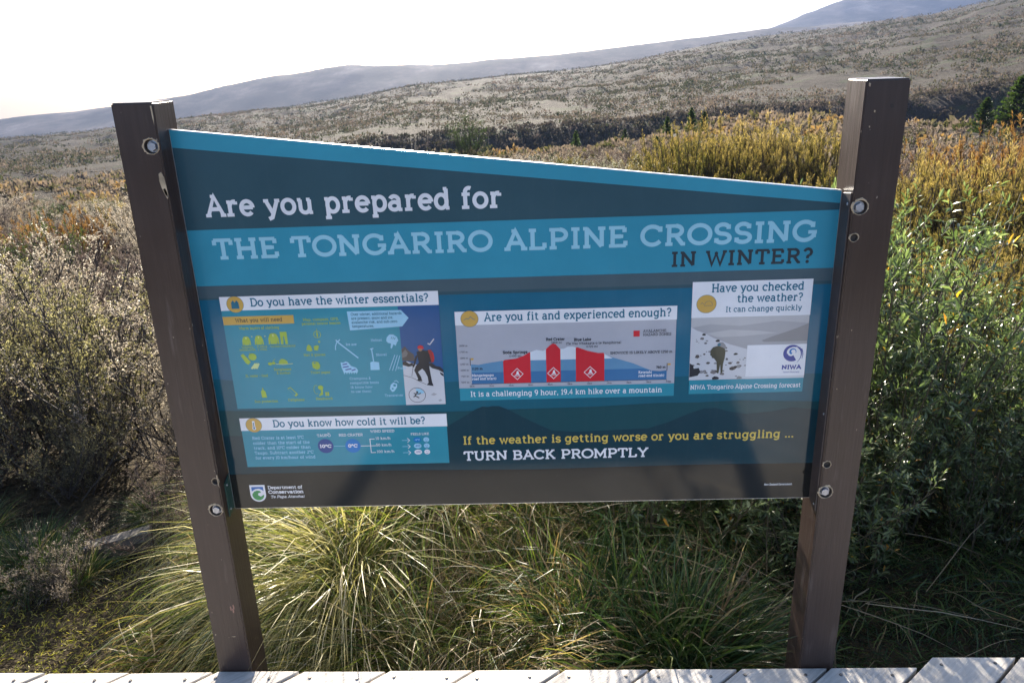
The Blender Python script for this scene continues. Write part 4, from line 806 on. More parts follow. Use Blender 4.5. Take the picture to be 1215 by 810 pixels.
V3 = lambda *a: np.array(a, float)
def shrub_parts(seed, h, rx, kind):
    """returns (stem V,F), (leaf V, faces list, rnd)"""
    R = np.random.RandomState(seed)
    ns = dict(heath=24, heather=20, gold=60, green=30, silver=34, hebe=130)[kind]
    d = sphere_dirs(R, ns, .15); spread = rx/h
    d = norm(d*V3(spread, spread, .55)+V3(0, 0, .55))
    base = R.normal(size=(ns, 3))*V3(rx*.22, rx*.22, 0)
    if kind == 'gold': base = R.normal(size=(ns, 3))*V3(rx*.30, rx*.30, 0); d = norm(sphere_dirs(R, ns, .1)*V3(.75, .75, .9)+V3(0, 0, .45))
    if kind == 'hebe': base = np.stack([R.uniform(-rx, rx, ns), R.uniform(-rx, rx, ns)*.6, np.zeros(ns)], 1); d = norm(d*V3(.55, .6, 1)+V3(0, -.05, .35))
    L = R.uniform(.65, 1.05 if kind != 'hebe' else .92, ns)*h*1.02
    pts = curves(base, d, L, 6, R, .5, 0, .25)
    SV, SF = ribbons(pts, h*.0065+.0015, h*.0025+.0006, R) if kind != 'hebe' else ribbons(pts, .0045, .0018, R)
    out = [SV]; outF = [SF]
    def addstem(pts, w0, w1):
        v, f = ribbons(pts, w0, w1, R); outF.append(f+sum(len(x) for x in out)); out.append(v)
    if kind in ('heath', 'heather', 'silver', 'green'):
        nb = 320 if kind != 'green' else 260
        pl = kind in ('heath', 'heather'); nb = 520 if pl else nb
        p, t, i, tt = pick(pts, R, nb, .12, 1.0)
        dd = norm(t*.6+R.normal(size=(nb, 3))*(.5 if pl else .62)+V3(0, 0, .35))
        sub = curves(p, dd, R.uniform(*((.09, .21) if pl else (.14, .34)), nb)*h, 4, R, .6, 0, .5); addstem(sub, .0022, .0010)
        nt_ = 2400; p, t, i, tt = pick(sub, R, nt_, .25, 1.0)
        dd = norm(t*.7+R.normal(size=(nt_, 3))*.55+V3(0, 0, .30)); tw = curves(p, dd, R.uniform(.035, (.085 if pl else .11), nt_)*h, 2, R, .5, 0, .3); addstem(tw, .0011, .0006)
        nl = dict(heath=25000, heather=15000, silver=11000, green=9000)[kind]; src = np.concatenate([tw]); p, t, i, tt = pick(src, R, nl, .0, 1.0)
        dd = norm(t*.8+R.normal(size=(nl, 3))*.7)
        ll = dict(heath=(.007, .0165), heather=(.007, .015), silver=(.010, .022), green=(.014, .030))[kind]
        L = R.uniform(*ll, nl); W = L*R.uniform(.30, .5, nl)
        LV, LF = leaves(p, dd, L, W, R); rn = np.clip(R.normal(.5, .16, nl)+(tt-.5)*.12+(p[:, 2]/h-.6)*.1, 0, 1)
        return (np.concatenate(out), np.concatenate(outF)), (LV, [LF], np.repeat(rn, 4))
    if kind == 'gold':
        nb = 620; p, t, i, tt = pick(pts, R, nb, .22, 1.0)
        dd = norm(t*.5+R.normal(size=(nb, 3))*V3(.30, .30, .1)+V3(0, 0, .75)); sub = curves(p, dd, R.uniform(.07, .17, nb)*h, 3, R, .25, 0, .4); addstem(sub, .0030, .0014)
        nl = 19000; p, t, i, tt = pick(sub, R, nl, .0, 1.0)
        dd = norm(t*1.0+R.normal(size=(nl, 3))*.42); L = R.uniform(.026, .060, nl); LV, LF = leaves(p, dd, L, R.uniform(.0034, .0062, nl), R)
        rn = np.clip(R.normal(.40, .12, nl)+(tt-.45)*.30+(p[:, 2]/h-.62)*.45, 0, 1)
        return (np.concatenate(out), np.concatenate(outF)), (LV, [LF], np.repeat(rn, 4))
    if kind == 'hebe':
        nb = 1650; p, t, i, tt = pick(pts, R, nb, .12, 1.0); dd = norm(t*.45+R.normal(size=(nb, 3))*.65+V3(0, -.1, .22))
        sub = curves(p, dd, R.uniform(.06, .16, nb), 5, R, .4, 0, .35); addstem(sub, .0016, .0010)
        allc = sub; per = 12; m = nb*per
        i = np.repeat(np.arange(nb), per); k = np.tile(np.arange(per), nb); t = k/(per-1)*.78+.22; tt = t*(allc.shape[1]-1); j = np.minimum(tt.astype(int), allc.shape[1]-2); f = (tt-j)[:, None]
        P = allc[i, j]*(1-f)+allc[i, j+1]*f; T = norm(allc[i, j+1]-allc[i, j]); a = norm(np.cross(T, V3(.3, .2, 1))); b = np.cross(T, a)
        az = (k*math.pi/2*1.03+R.uniform(0, 6.28, nb)[i])[:, None]; side = a*np.cos(az)+b*np.sin(az)
        opening = (1.05-.85*np.clip(t, 0, 1))[:, None]; D = norm(T*(1.1-opening*.7)+side*opening+R.normal(size=(m, 3))*.1)
        L = R.uniform(.024, .056, m)*(1.05-.35*t); W = L*R.uniform(.24, .34, m)
        LV, LT, LQ = broad_leaves(P, D, L, W, R); rn = np.clip(R.normal(.5, .13, m)+(t-.6)*.25, 0, .93); dead = R.rand(m) < .02; rn = np.where(dead, R.uniform(.95, 1.0, m), rn)
        return (np.concatenate(out), np.concatenate(outF)), (LV, [LT, LQ], np.repeat(rn, 8))
M['stem_grey'] = simple('grey_stems', (.055, .044, .036), .85, nscale=30)
M['stem_brown'] = simple('brown_stems', (.07, .045, .03), .85, nscale=30)
M['stem_green'] = simple('green_brown_stems', (.055, .045, .025), .7, nscale=30)
M['heath'] = leaf_mat('grey_heath_leaves', [(.1, (.10, .082, .064)), (.35, (.20, .155, .122)), (.6, (.34, .285, .23)), (.9, (.55, .49, .43))], .60, .42, .5, tblue=.95)
M['heather'] = leaf_mat('faded_heather_sprigs', [(.1, (.060, .040, .030)), (.4, (.18, .132, .112)), (.65, (.28, .215, .19)), (.9, (.40, .33, .30))], .52, .55, .3, tblue=1.0)
M['heathgreen'] = leaf_mat('olive_heath_leaves', [(.1, (.035, .045, .012)), (.4, (.14, .128, .075)), (.65, (.27, .24, .155)), (.9, (.44, .39, .28))], .42, .5, .3)
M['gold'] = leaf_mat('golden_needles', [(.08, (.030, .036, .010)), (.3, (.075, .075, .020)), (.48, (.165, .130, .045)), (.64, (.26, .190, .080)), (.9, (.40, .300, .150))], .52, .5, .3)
M['orange'] = leaf_mat('orange_needles', [(.08, (.07, .04, .012)), (.3, (.15, .075, .025)), (.55, (.23, .115, .04)), (.9, (.33, .19, .08))], .45, .5, .3)
M['silver'] = leaf_mat('silvery_leaves', [(.1, (.075, .07, .04)), (.4, (.16, .15, .10)), (.65, (.27, .26, .19)), (.9, (.42, .41, .33))], .45, .45, .4, tblue=.9)
M['green'] = leaf_mat('dark_green_leaves', [(.1, (.018, .032, .008)), (.4, (.038, .065, .016)), (.7, (.07, .11, .026)), (.95, (.13, .17, .05))], .40, .4, .4)
M['hebe'] = leaf_mat('glossy_green_leaves', [(.1, (.035, .055, .018)), (.4, (.070, .105, .034)), (.65, (.14, .18, .070)), (.93, (.32, .36, .20)), (.955, (.50, .30, .02)), (1.0, (.42, .15, .02))], .50, .31, 1.0, objvar=.06, tcol=1.5, tblue=.75)

def shrub_proto(name, seed, h, rx, kind, leafm, stemm, leafname='foliage'):
    (sv, sf_), (lv, lf, rn) = shrub_parts(seed, h, rx, kind)
    sm = np_mesh('stems', sv, sf_); sm.materials.append(M[stemm])
    lm = np_mesh(leafname, lv, lf, rn); lm.materials.append(M[leafm])
    return name, sm, lm, leafname, float(np.percentile(lv[:, 2], 98.5))
def plant(pr, x, y, hs, rz, label, cat, group=None, sx=1.0, z=None, sink=.03, tilt=0):
    name, sm, lm, ln_, h0 = pr; s = hs/h0
    e = empty(name, (x, y, (gz(x, y) if z is None else z)-sink)); e.rotation_euler = (tilt, 0, rz); e.scale = (s*sx, s*sx, s)
    a = bpy.data.objects.new('stems', sm); a.parent = e; col.objects.link(a)
    b = bpy.data.objects.new(ln_, lm); b.parent = e; col.objects.link(b)
    tag(e, label, cat, group); return e
PR = {}
for k in range(4): PR['heath', k] = shrub_proto('heath_shrub', 100+k, 1.0, .62, 'heath', 'heath', 'stem_grey')
for k in range(2): PR['heathgreen', k] = shrub_proto('heath_shrub', 140+k, 1.0, .60, 'heath', 'heathgreen', 'stem_grey')
for k in range(3): PR['heather', k] = shrub_proto('heather_shrub', 200+k, 1.0, .70, 'heather', 'heather', 'stem_brown')
for k in range(4): PR['gold', k] = shrub_proto('golden_shrub', 300+k, 1.2, .62, 'gold', 'gold', 'stem_brown')
for k in range(2): PR['orange', k] = shrub_proto('orange_shrub', 350+k, 1.1, .60, 'gold', 'orange', 'stem_brown')
for k in range(2): PR['silver', k] = shrub_proto('silver_shrub', 400+k, 1.0, .55, 'silver', 'silver', 'stem_grey')
for k in range(3): PR['green', k] = shrub_proto('green_shrub', 500+k, 1.0, .60, 'green', 'green', 'stem_brown')
for k in range(2): PR['hebe', k] = shrub_proto('leafy_shrub', 600+k, 1.25, .62, 'hebe', 'hebe', 'stem_green')

# --- near plants placed one by one (x, y in metres from the foot of the left post)
RP = random.Random(21)
def near(kind, k, x, y, h, label, sx=1.0, group=None, z=None, rz=None, tilt=0, cat='shrub'):
    return plant(PR[kind, k], x, y, h, RP.uniform(0, 6.28) if rz is None else rz, label, cat, group, sx, z, tilt=tilt)
near('hebe', 0, 2.38, 1.95, 1.32, 'tall glossy green leafy shrub directly right of the right post', 1.0)
near('hebe', 1, 3.02, 1.75, .88, 'glossy green leafy shrub at the right edge beside the tallest leafy shrub', 1.05)
near('hebe', 1, 1.95, 1.15, .72, 'low dark glossy shrub spreading at the foot of the right post towards the deck', 1.35)
near('hebe', 0, 2.95, 1.15, .62, 'low glossy shrub at the lower right edge above the mown grass', 1.35)
near('hebe', 0, 1.20, 1.55, 1.08, 'leafy green shrub behind the right half of the board with leaves hanging below its edge', 1.1, rz=2.0)
near('hebe', 1, 3.7, 2.2, .7, 'glossy leafy shrub farthest right past the edge of the view', 1.1)
near('hebe', 1, 1.72, 1.70, .76, 'leafy green shrub behind the right post and the end of the board', 1.0)
NL = [('heath', 0, -.60, 2.40, .84, 'tan heath shrub whose tip stands in front of the dark gap beside the left post'), ('heath', 1, -1.08, 2.25, .88, 'pale grey-brown heath shrub in the middle of the near scrub left of the sign'),
      ('heathgreen', 0, -1.70, 2.20, .98, 'olive-tinged heath shrub nearest the left edge of the view'), ('heathgreen', 1, -2.30, 2.50, 1.08, 'tall olive-tinged heath shrub cut by the left edge of the view'),
      ('heath', 3, -1.50, 4.75, 1.0, 'grey heath shrub behind the dark gap in the scrub left of the sign'), ('heath', 1, -3.7, 4.50, 1.05, 'bushy grey heath shrub in the second row at the left edge'),
      ('heath', 0, -2.95, 2.95, 1.10, 'large grey heath shrub in the second row beyond the left edge'), ('heath', 2, -1.0, 1.85, .42, 'low dark heath shrub in the shade behind the timber offcut'),
      ('heathgreen', 0, -1.60, 1.75, .50, 'low olive heath shrub at the left edge hanging over the shaded grass'), ('heath', 3, -2.15, 1.80, .70, 'low grey heath shrub outside the left edge'),
      ('heath', 2, -.45, 1.75, .46, 'small heath shrub in the shade just behind the grass mound by the left post')]
for i, (k, v, x, y, h, lab) in enumerate(NL):
    near(k, v, x, y, h*1.08, lab, RP.uniform(1.0, 1.25), group='heath shrubs left of the sign')
    if i in (2, 3, 5):
        near('heath', (v+2) % 4, x-.22, y+.34, h*RP.uniform(.88, 1.0), 'grey heath shrub tight behind '+('', '', 'the olive one at the left edge', 'the tall olive one cut by the edge', '', 'the bushy second-row one')[i], 1.15, group='heath shrubs left of the sign')
near('heather', 0, -.62, 1.05, .42, 'small reddish-brown dead twiggy plant beside the grass tussock left of the left post', 1.0)
near('heath', 1, -1.15, .80, .26, 'small pale grey twiggy plant on the mossy ground at the lower left', 1.2)

# --- scrub on the flat, individual shrubs
CAPP = [-45, -36, -28, -20, -8, 0, 6, 10, 14, 19, 22, 25, 30, 36, 45]; CAPE = [-5.3, -5.4, -5.7, -5.3, -5.2, -4.4, -4.2, -3.7, -3.4, -3.6, -4.6, -4.6, -4.0, -3.7, -3.6]
LAB = {'heath': 'grey-brown heath shrub', 'heather': 'faded pinkish-brown heather shrub', 'gold': 'golden-brown upright needle-leaved shrub', 'orange': 'orange-brown upright shrub',
       'silver': 'pale silvery small-leaved shrub', 'green': 'dark green rounded shrub'}
def field_label(k, ph, D, h):
    size = 'low' if h < .62 else 'tall' if h > 1.0 else 'mid-sized'
    where = 'left of the left post' if ph < -24.5 else 'behind the left half of the board' if ph < -1 else 'over the right half of the board' if ph < 19.5 else 'behind the right post' if ph < 24 else 'right of the right post'
    row = 'nearby' if D < 9 else 'mid-flat' if D < 20 else 'far out' if D < 34 else 'near the hillside'
    return f'{size} {LAB[k]} {row} {where}', f'{LAB[k]}s {where}'
GL = [(8.9, 14.5, 1.12), (10.3, 15.6, 1.42), (11.9, 14.6, 1.50), (13.4, 16.0, 1.55), (14.7, 14.8, 1.42), (16.3, 15.8, 1.60), (17.9, 14.9, 1.45), (19.4, 15.8, 1.60), (21.0, 15.0, 1.5), (15.6, 13.2, 1.0), (12.6, 13.0, 1.0), (18.9, 12.9, 1.05), (10.6, 12.9, .85),
      (23.6, 12.6, 1.30), (25.4, 11.2, 1.32), (27.2, 10.2, 1.38), (29.2, 11.4, 1.50), (31.0, 10.3, 1.45), (33.2, 11.5, 1.62), (35.2, 10.4, 1.5), (24.6, 9.2, .95), (28.4, 8.6, .95), (32.6, 8.0, 1.0), (34.8, 6.7, 1.05), (31.4, 6.2, .78), (26.4, 8.0, .7), (37.5, 8.6, 1.4), (22.2, 10.0, 1.0)]
GLAB = ['leftmost and lowest', 'second from the left', 'dense rounded', 'tall rear', 'round front', 'tall bushy', 'wide front', 'tall', 'half-hidden', 'small front', 'small low', 'low front', 'smallest']
placed_gold = []
for i, (ph, D, h) in enumerate(GL):
    x, y = pol(ph, D); placed_gold.append((x, y))
    lab = GLAB[i]+' golden-olive shrub in the group over the right end of the board, left of the right post' if i < 13 else \
        ('first', 'second', 'third', 'fourth', 'fifth', 'sixth', 'seventh')[i-13]+' golden shrub from the right post in the taller back row at the right' if i < 20 else \
        ('first', 'second', 'third', 'fourth', 'fifth', 'sixth', 'seventh', 'eighth')[i-20]+' golden shrub in the lower front row right of the right post'
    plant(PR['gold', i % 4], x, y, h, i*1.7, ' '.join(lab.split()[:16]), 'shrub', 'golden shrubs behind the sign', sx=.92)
RF = random.Random(77); cnt = {}
placed = [(-1, 2.2), (2.1, 1.9), (2.75, 1.8)]+placed_gold
def choose(ph, D):
    u = RF.random()
    if ph < -19:
        if 15 < D < 22 and ph < -27.5: return 'orange' if u < .5 else 'gold' if u < .62 else 'heather'
        if D > 26: return 'heather' if u < .45 else 'green' if u < .7 else 'heath' if u < .9 else 'gold'
        return 'heath' if u < .58 else 'heather' if u < .97 else 'green'
    if ph < 1: return 'green' if u < .22 else 'heath' if u < .6 else 'heather'
    if ph < 8.5: return ('silver' if u < .5 else 'heath') if 8 < D < 14 else ('heather' if u < .6 else 'gold' if u < .68 else 'green' if u < .85 else 'heath')
    if ph < 21.5: return ('heath' if u < .4 else 'heather' if u < .8 else 'green') if D < 15 else ('heather' if u < .68 else 'green' if u < .86 else 'gold')
    if D < 12.5: return 'heather' if u < .5 else 'gold'
    if D < 26: return ('orange' if u < .12 else 'heather') if ph > 24 else 'heather'
    return 'heather' if u < .6 else 'green'
tries = 0
while tries < 9000 and sum(cnt.values()) < 620:
    tries += 1
    ph = RF.uniform(-48, 50); D = 4.4+ (52-4.4)*(RF.random()**1.15)
    x, y = pol(ph, D)
    if y < 3.0 and -3 < x < 3.6: continue
    if (D < 7.4 and ph < -12) or (D < 10.5 and -30 < ph < -20): continue
    sp = .40+.035*D
    if ph < -12 and D < 16: sp = .62+.03*D
    if any((x-a)**2+(y-b)**2 < sp*sp for a, b in placed): continue
    k = choose(ph, D)
    if cnt.get(k, 0) >= 290: continue
    h = dict(heath=1.0, heather=.8, gold=1.25, orange=.9, silver=1.25, green=.8)[k]*RF.uniform(.7, 1.15)
    if ph > 8 and D < 14: h = min(h, .75)
    if ph < -12 and D < 16: h *= 1.1
    g = gz(x, y); cap = float(np.interp(ph, CAPP, CAPE))
    if 1: h = min(h, max(.30, CAM.z+D*math.tan(rad(cap if D < 20 else min(cap, float(E_EDGE(np.array([ph]))[0])+.35)))-g)*RF.uniform(.72, 1.04))
    if 21 < ph and D < 4.9: continue
    placed.append((x, y)); cnt[k] = cnt.get(k, 0)+1
    nv = max(v for a, v in PR if a == k)+1
    plant(PR[k, RF.randrange(nv)], x, y, h*1.04, RF.uniform(0, 6.28), field_label(k, ph, D, h)[0], 'shrub', field_label(k, ph, D, h)[1], sx=RF.uniform(.95, 1.25)*(1.25 if D > 22 else .82 if k in ('heath', 'heather') and ph < -12 else 1), z=g)
# shrubs the photo singles out
for ph, D, h, v, lab in ((1.2, 12.5, 1.30, 0, 'leftmost pale silvery shrub showing over the top edge of the board right of its middle'), (4.1, 11.8, 1.42, 1, 'middle one of the three pale silvery shrubs over the top edge of the board'), (6.6, 12.6, 1.35, 0, 'pale silvery shrub over the board just left of the golden shrubs')):
    x, y = pol(ph, D); plant(PR['silver', v], x, y, h, ph, lab, 'shrub', 'silvery shrubs over the board', sx=.95)
x, y = pol(30.8, 14.5); plant(PR['orange', 0], x, y, 1.6, 2, 'rusty orange shrub high at the right edge in front of the dark green tree', 'shrub')
x, y = pol(28.5, 17); plant(PR['heather', 0], x, y, 1.5, 2, 'greyish-mauve twiggy shrub rising behind the golden shrubs right of the right post', 'shrub', sx=1.2)
x, y = pol(-4.7, 38); plant(PR['green', 0], x, y, 2.2, .4, 'round olive green shrub rising above the middle of the board against the dark bank', 'shrub', sx=.95)

# --- small conifers
def conifer(seed, h, r):
    R = np.random.RandomState(seed); n = 170
    z = R.uniform(.05, 1, n)**.9*h; a = R.uniform(0, 6.28, n); rr = r*(1-z/h)**.8+.03
    D = np.stack([np.cos(a), np.sin(a), R.uniform(.1, .5, n)], 1); pts = curves(np.stack([0*z, 0*z, z], 1), norm(D), rr*R.uniform(.75, 1.1, n), 4, R, .2, 0, .5)
    v, f = ribbons(pts, .012*h/2, .004, R); nl = 6500; p, t, i, tt = pick(pts, R, nl, .1, 1); L = R.uniform(.05, .11, nl)*h/2
    LV, LF = leaves(p, norm(t+R.normal(size=(nl, 3))*.6+V3(0, 0, .3)), L, L*.3, R)
    tr = curves(V3(0, 0, 0)[None], V3(0, 0, 1)[None], np.array([h*.97]), 4, R, .05); tv, tf = ribbons(tr, .05*h/2, .01, R)
    sm = np_mesh('trunk', np.concatenate([tv, v]), np.concatenate([tf, f+len(tv)])); sm.materials.append(M['stem_brown'])
    lm = np_mesh('crown', LV, LF, np.repeat(np.clip(R.normal(.4, .16, nl), 0, 1), 4)); lm.materials.append(M['green']); return 'young_conifer', sm, lm, 'crown', h
CF = [conifer(900, 2.0, .62), conifer(901, 2.0, .55)]
for ph, D, h, lab in ((11.6, 36, 1.15, 'tallest dark green young conifer of the cluster above the right half of the board'), (12.5, 34, .95, 'short young conifer right of the tallest conifer above the board'),
                      (9.9, 37, 1.0, 'young conifer left of the tallest conifer above the board'), (6.9, 40, .8, 'small conifer at the lip of the dark gully above the board'),
                      (9.2, 31, .65, 'low round young conifer below the others above the board'), (17.4, 58, 1.9, 'young conifer left of the right post near the slope'), (3.3, 44, 1.0, 'tiny conifer by the gully edge left of the cluster')):
    x, y = pol(ph, D); plant(CF[int(h*10) % 2], x, y, h*1.15, ph, lab, 'conifer', sx=1.1)
x, y = pol(31.6, 36); plant(CF[0], x, y, 2.3, 1, 'large dark green tree at the right edge beyond the golden shrubs', 'tree', sx=1.5)
x, y = pol(29.9, 37); plant(CF[1], x, y, 1.5, 1, 'lower green tree beside the large dark tree at the right edge', 'tree', sx=1.5)

# --- hillside scrub (uncountable): tufty clumps joined in one mesh
def clumps(seed, n, r0, r1, name, lab, pw, size, ntri, mat, dens=None, az=(-60, 60)):
    R = np.random.RandomState(seed)
    ph = R.uniform(az[0], az[1], n*3); r = r0*(r1/r0)**(R.rand(n*3)**pw); x = CAM.x+r*np.sin(np.radians(ph)); y = CAM.y+r*np.cos(np.radians(ph))
    d = fbm(x*.045+3, y*.045, 4)+.35*fbm(x*.2, y*.2, 2); keep = d+R.uniform(-.22, .22, len(d)) > np.quantile(d, .30) if dens is None else dens(x, y, r, ph, R)
    x, y, r = x[keep][:n], y[keep][:n], r[keep][:n]; z = height(x, y); m = len(x)
    s = size(r, R)*R.uniform(.6, 1.3, m)
    C = np.stack([x, y, z], 1); I = np.repeat(np.arange(m), ntri); k = m*ntri
    dv = R.normal(size=(k, 3)); dv = norm(dv); dv[:, 2] = np.abs(dv[:, 2])*.9
    P0 = C[I]+dv*s[I][:, None]*V3(.55, .55, .48)*R.uniform(.55, 1.0, k)[:, None]; P0[:, 2] -= .04*s[I]
    D = norm(dv*.6+R.normal(size=(k, 3))*.5+V3(0, 0, .35)); L = s[I]*R.uniform(.45, .9, k)*(.30 if ntri > 50 else .42)
    LV, LF = leaves(P0, D, L, L*R.uniform(.45, .8, k), R)
    crn = np.clip(R.normal(.5, .22, m)+.35*fbm(x*.03, y*.03+9, 3), 0, 1); rn = np.clip(crn[I]+R.normal(size=k)*.10, 0, 1)
    o = link(name, np_mesh(name, LV, LF, np.repeat(rn, 4)), M[mat]); tag(o, lab, 'scrub', kind='stuff'); return o
M['hillscrub'] = leaf_mat('hillside_scrub_leaves', [(.05, (.022, .030, .012)), (.3, (.044, .046, .022)), (.5, (.068, .058, .036)), (.75, (.104, .080, .058)), (1.0, (.14, .108, .084))], .42, .8, .05, objvar=0, tblue=1.05)
M['bankscrub'] = leaf_mat('gully_bank_scrub_leaves', [(.05, (.026, .030, .013)), (.4, (.060, .050, .030)), (1.0, (.115, .088, .075))], .22, .8, .05, objvar=0, tblue=1.05)
M['flatscrub'] = leaf_mat('low_scrub_leaves', [(.05, (.050, .055, .018)), (.25, (.10, .09, .035)), (.5, (.160, .125, .092)), (.80, (.19, .145, .118)), (.96, (.25, .165, .07)), (1.0, (.28, .17, .06))], .34, .7, .1, objvar=0, tblue=.95)
clumps(31, 3500, 14, 92, 'low_scrub', 'low tangled brown and green scrub filling the flat between the taller shrubs', 1.0, lambda r, R: np.interp(r, [16, 60, 92], [.45, 1.05, 1.2]), 46, 'flatscrub', lambda x, y, r, ph, R: R.rand(len(x)) < .9)
clumps(32, 21000, 88, 330, 'hillside_scrub', 'patchy brown and olive scrub over the nearer hillside', .95, lambda r, R: np.interp(r, [88, 330], [1.0, 1.8]), 9, 'hillscrub')
clumps(33, 19000, 300, 640, 'upper_hillside_scrub', 'scrub speckling the upper hillside up to its skyline', 1.0, lambda r, R: np.interp(r, [300, 640], [1.6, 2.5]), 6, 'hillscrub')
clumps(34, 2400, 86, 99, 'gully_bank_scrub', 'dark scrub clothing the shaded gully bank', 1.0, lambda r, R: 1.05+0*r, 18, 'bankscrub', lambda x, y, r, ph, R: R.rand(len(x)) < .9, az=(-16, 58))

# --- grasses
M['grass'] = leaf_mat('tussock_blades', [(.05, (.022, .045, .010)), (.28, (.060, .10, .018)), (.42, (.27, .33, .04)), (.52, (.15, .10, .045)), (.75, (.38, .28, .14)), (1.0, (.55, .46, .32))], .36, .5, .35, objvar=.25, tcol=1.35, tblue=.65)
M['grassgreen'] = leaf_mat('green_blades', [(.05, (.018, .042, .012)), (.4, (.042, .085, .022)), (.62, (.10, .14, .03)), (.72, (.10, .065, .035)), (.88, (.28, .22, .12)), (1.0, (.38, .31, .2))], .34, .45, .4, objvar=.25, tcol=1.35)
M['moss'] = leaf_mat('mossy_turf_blades', [(.05, (.07, .075, .018)), (.4, (.32, .32, .05)), (.7, (.48, .42, .09)), (1.0, (.50, .38, .15))], .40, .5, .3, objvar=0, tcol=1.2)
M['litter'] = leaf_mat('dead_grass_litter', [(.05, (.06, .045, .028)), (.4, (.13, .10, .06)), (.7, (.24, .19, .12)), (1.0, (.40, .34, .24))], .3, .5, .3, objvar=0)
def blades(P0, D0, L, W, R, seg=6, grav=1.6, wave=.25):
    m = len(P0); n = seg+1; pts = np.zeros((m, n, 3)); pts[:, 0] = P0; d = norm(D0)
    g = (np.asarray(grav)*np.ones(m))[:, None]
    for k in range(1, n):
        d = norm(d+V3(0, 0, -1)*g/seg*(k/seg+.3)+R.normal(size=(m, 3))*wave/seg); pts[:, k] = pts[:, k-1]+d*(L/seg)[:, None]
    s = norm(np.cross(D0, R.normal(size=(m, 3)))); t = np.linspace(0, 1, n); w = (np.sin(np.pi*np.clip(.18+.82*t, 0, 1)**.8)*.9+.05); w[-1] = .02
    off = s[:, None]*(w[None, :, None]*np.asarray(W).reshape(-1, 1, 1)/2)
    V = np.stack([pts+off, pts-off], 2).reshape(-1, 3); b = (np.arange(m)[:, None]*n+np.arange(n-1))*2
    return V, np.stack([b, b+1, b+3, b+2], -1).reshape(-1, 4), pts
def tussock(seed, n, h, lean, w, grav, spread=.10, up_=.9):
    R = np.random.RandomState(seed); a = R.uniform(0, 6.28, n); rr = np.sqrt(R.rand(n))*spread
    P0 = np.stack([rr*np.cos(a), rr*np.sin(a), 0*a], 1); o = R.uniform(.05, 1.0, n)
    D = norm(np.stack([np.cos(a)*o, np.sin(a)*o, up_+0*a], 1)+np.array(lean)+R.normal(size=(n, 3))*.12)
    V, F, _ = blades(P0, D, R.uniform(.55, 1.15, n)*h, R.uniform(.6, 1.3, n)*w, R, 6, R.uniform(.5, 1.5, n)*grav, .35)
    rn = np.clip(R.normal(.48, .30, n), 0, 1); return V, F, np.repeat(rn, 14)
def tuss_mesh(seed, mat, *a, **k):
    V, F, rn = tussock(seed, *a, **k); me = np_mesh('blades', V, F, rn); me.materials.append(M[mat]); return me
# straw-coloured variant for the big tussock at the left post
M['straw'] = leaf_mat('straw_blades', [(.05, (.05, .09, .015)), (.25, (.15, .17, .035)), (.5, (.32, .28, .10)), (.8, (.48, .42, .22)), (1.0, (.66, .58, .42))], .42, .42, .5, objvar=.1, tcol=1.2, tblue=.8)
TS = [tuss_mesh(1, 'grass', 850, .50, (-.35, -.10, 0), .0046, 3.3, spread=.14), tuss_mesh(2, 'grass', 700, .50, (.35, -.25, 0), .0042, 3.2, spread=.14), tuss_mesh(3, 'grass', 700, .45, (-.1, -.45, 0), .0045, 3.0, spread=.12), 
      tuss_mesh(4, 'grassgreen', 420, .50, (.05, -.30, 0), .0085, 1.7, spread=.07), tuss_mesh(5, 'grassgreen', 500, .45, (-.25, -.2, 0), .0070, 1.9, spread=.08), tuss_mesh(6, 'grassgreen', 900, .36, (.1, -.1, 0), .0042, 1.9, spread=.12), tuss_mesh(7, 'straw', 1900, .74, (-.55, -.25, 0), .0042, 2.6, spread=.16)]
def tus(i, x, y, s, rz, lab, grp=None, name='grass_tussock', dz=0):
    o = link(name, TS[i]); o.location = (x, y, gz(x, y)-.02+dz); o.scale = (s, s, s); o.rotation_euler = (0, 0, rz); tag(o, lab, 'grass tussock', grp); return o
tus(6, .02, .70, 1.0, .0, 'big pale tussock spilling leftwards behind the foot of the left post')
tus(6, .10, .42, .75, .2, 'low tussock of brown drooping blades at the deck edge by the left post', dz=-.02)
tus(0, .30, .95, 1.0, .3, 'bright green and straw tussock right behind the left post')
tus(2, .78, .32, .75, -.2, 'small sunlit tussock with blades reaching the deck below the middle of the board')
RT = random.Random(9)
for i in range(13):
    x = RT.uniform(.12, .85); y = RT.uniform(.38, 1.75)
    tus(RT.choice([0, 1, 2, 0, 1]), x, y, RT.uniform(.65, 1.0), RT.uniform(-1.2, 1.2), 'straw and green tussock in the sunlit grass below the left half of the board', 'tussocks below the left half of the board')
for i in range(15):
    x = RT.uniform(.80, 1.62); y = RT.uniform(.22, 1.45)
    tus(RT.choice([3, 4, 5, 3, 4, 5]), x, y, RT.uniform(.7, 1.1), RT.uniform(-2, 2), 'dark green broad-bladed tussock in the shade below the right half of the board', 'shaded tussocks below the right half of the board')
for i in range(7):
    x = RT.uniform(-.45, .1); y = RT.uniform(.75, 1.9)
    tus(RT.choice([0, 1, 6]), x, y, RT.uniform(.6, .9), RT.uniform(-.7, .7), 'pale tussock in the grass mound behind the left post', 'tussocks behind the left post')
for i in range(6):
    x = RT.uniform(-1.9, -.75); y = RT.uniform(.9, 1.5)
    tus(5, x, y, RT.uniform(.5, .8), RT.uniform(0, 6), 'small dark tussock in the shade below the heath shrubs', 'dark tussocks at the lower left')
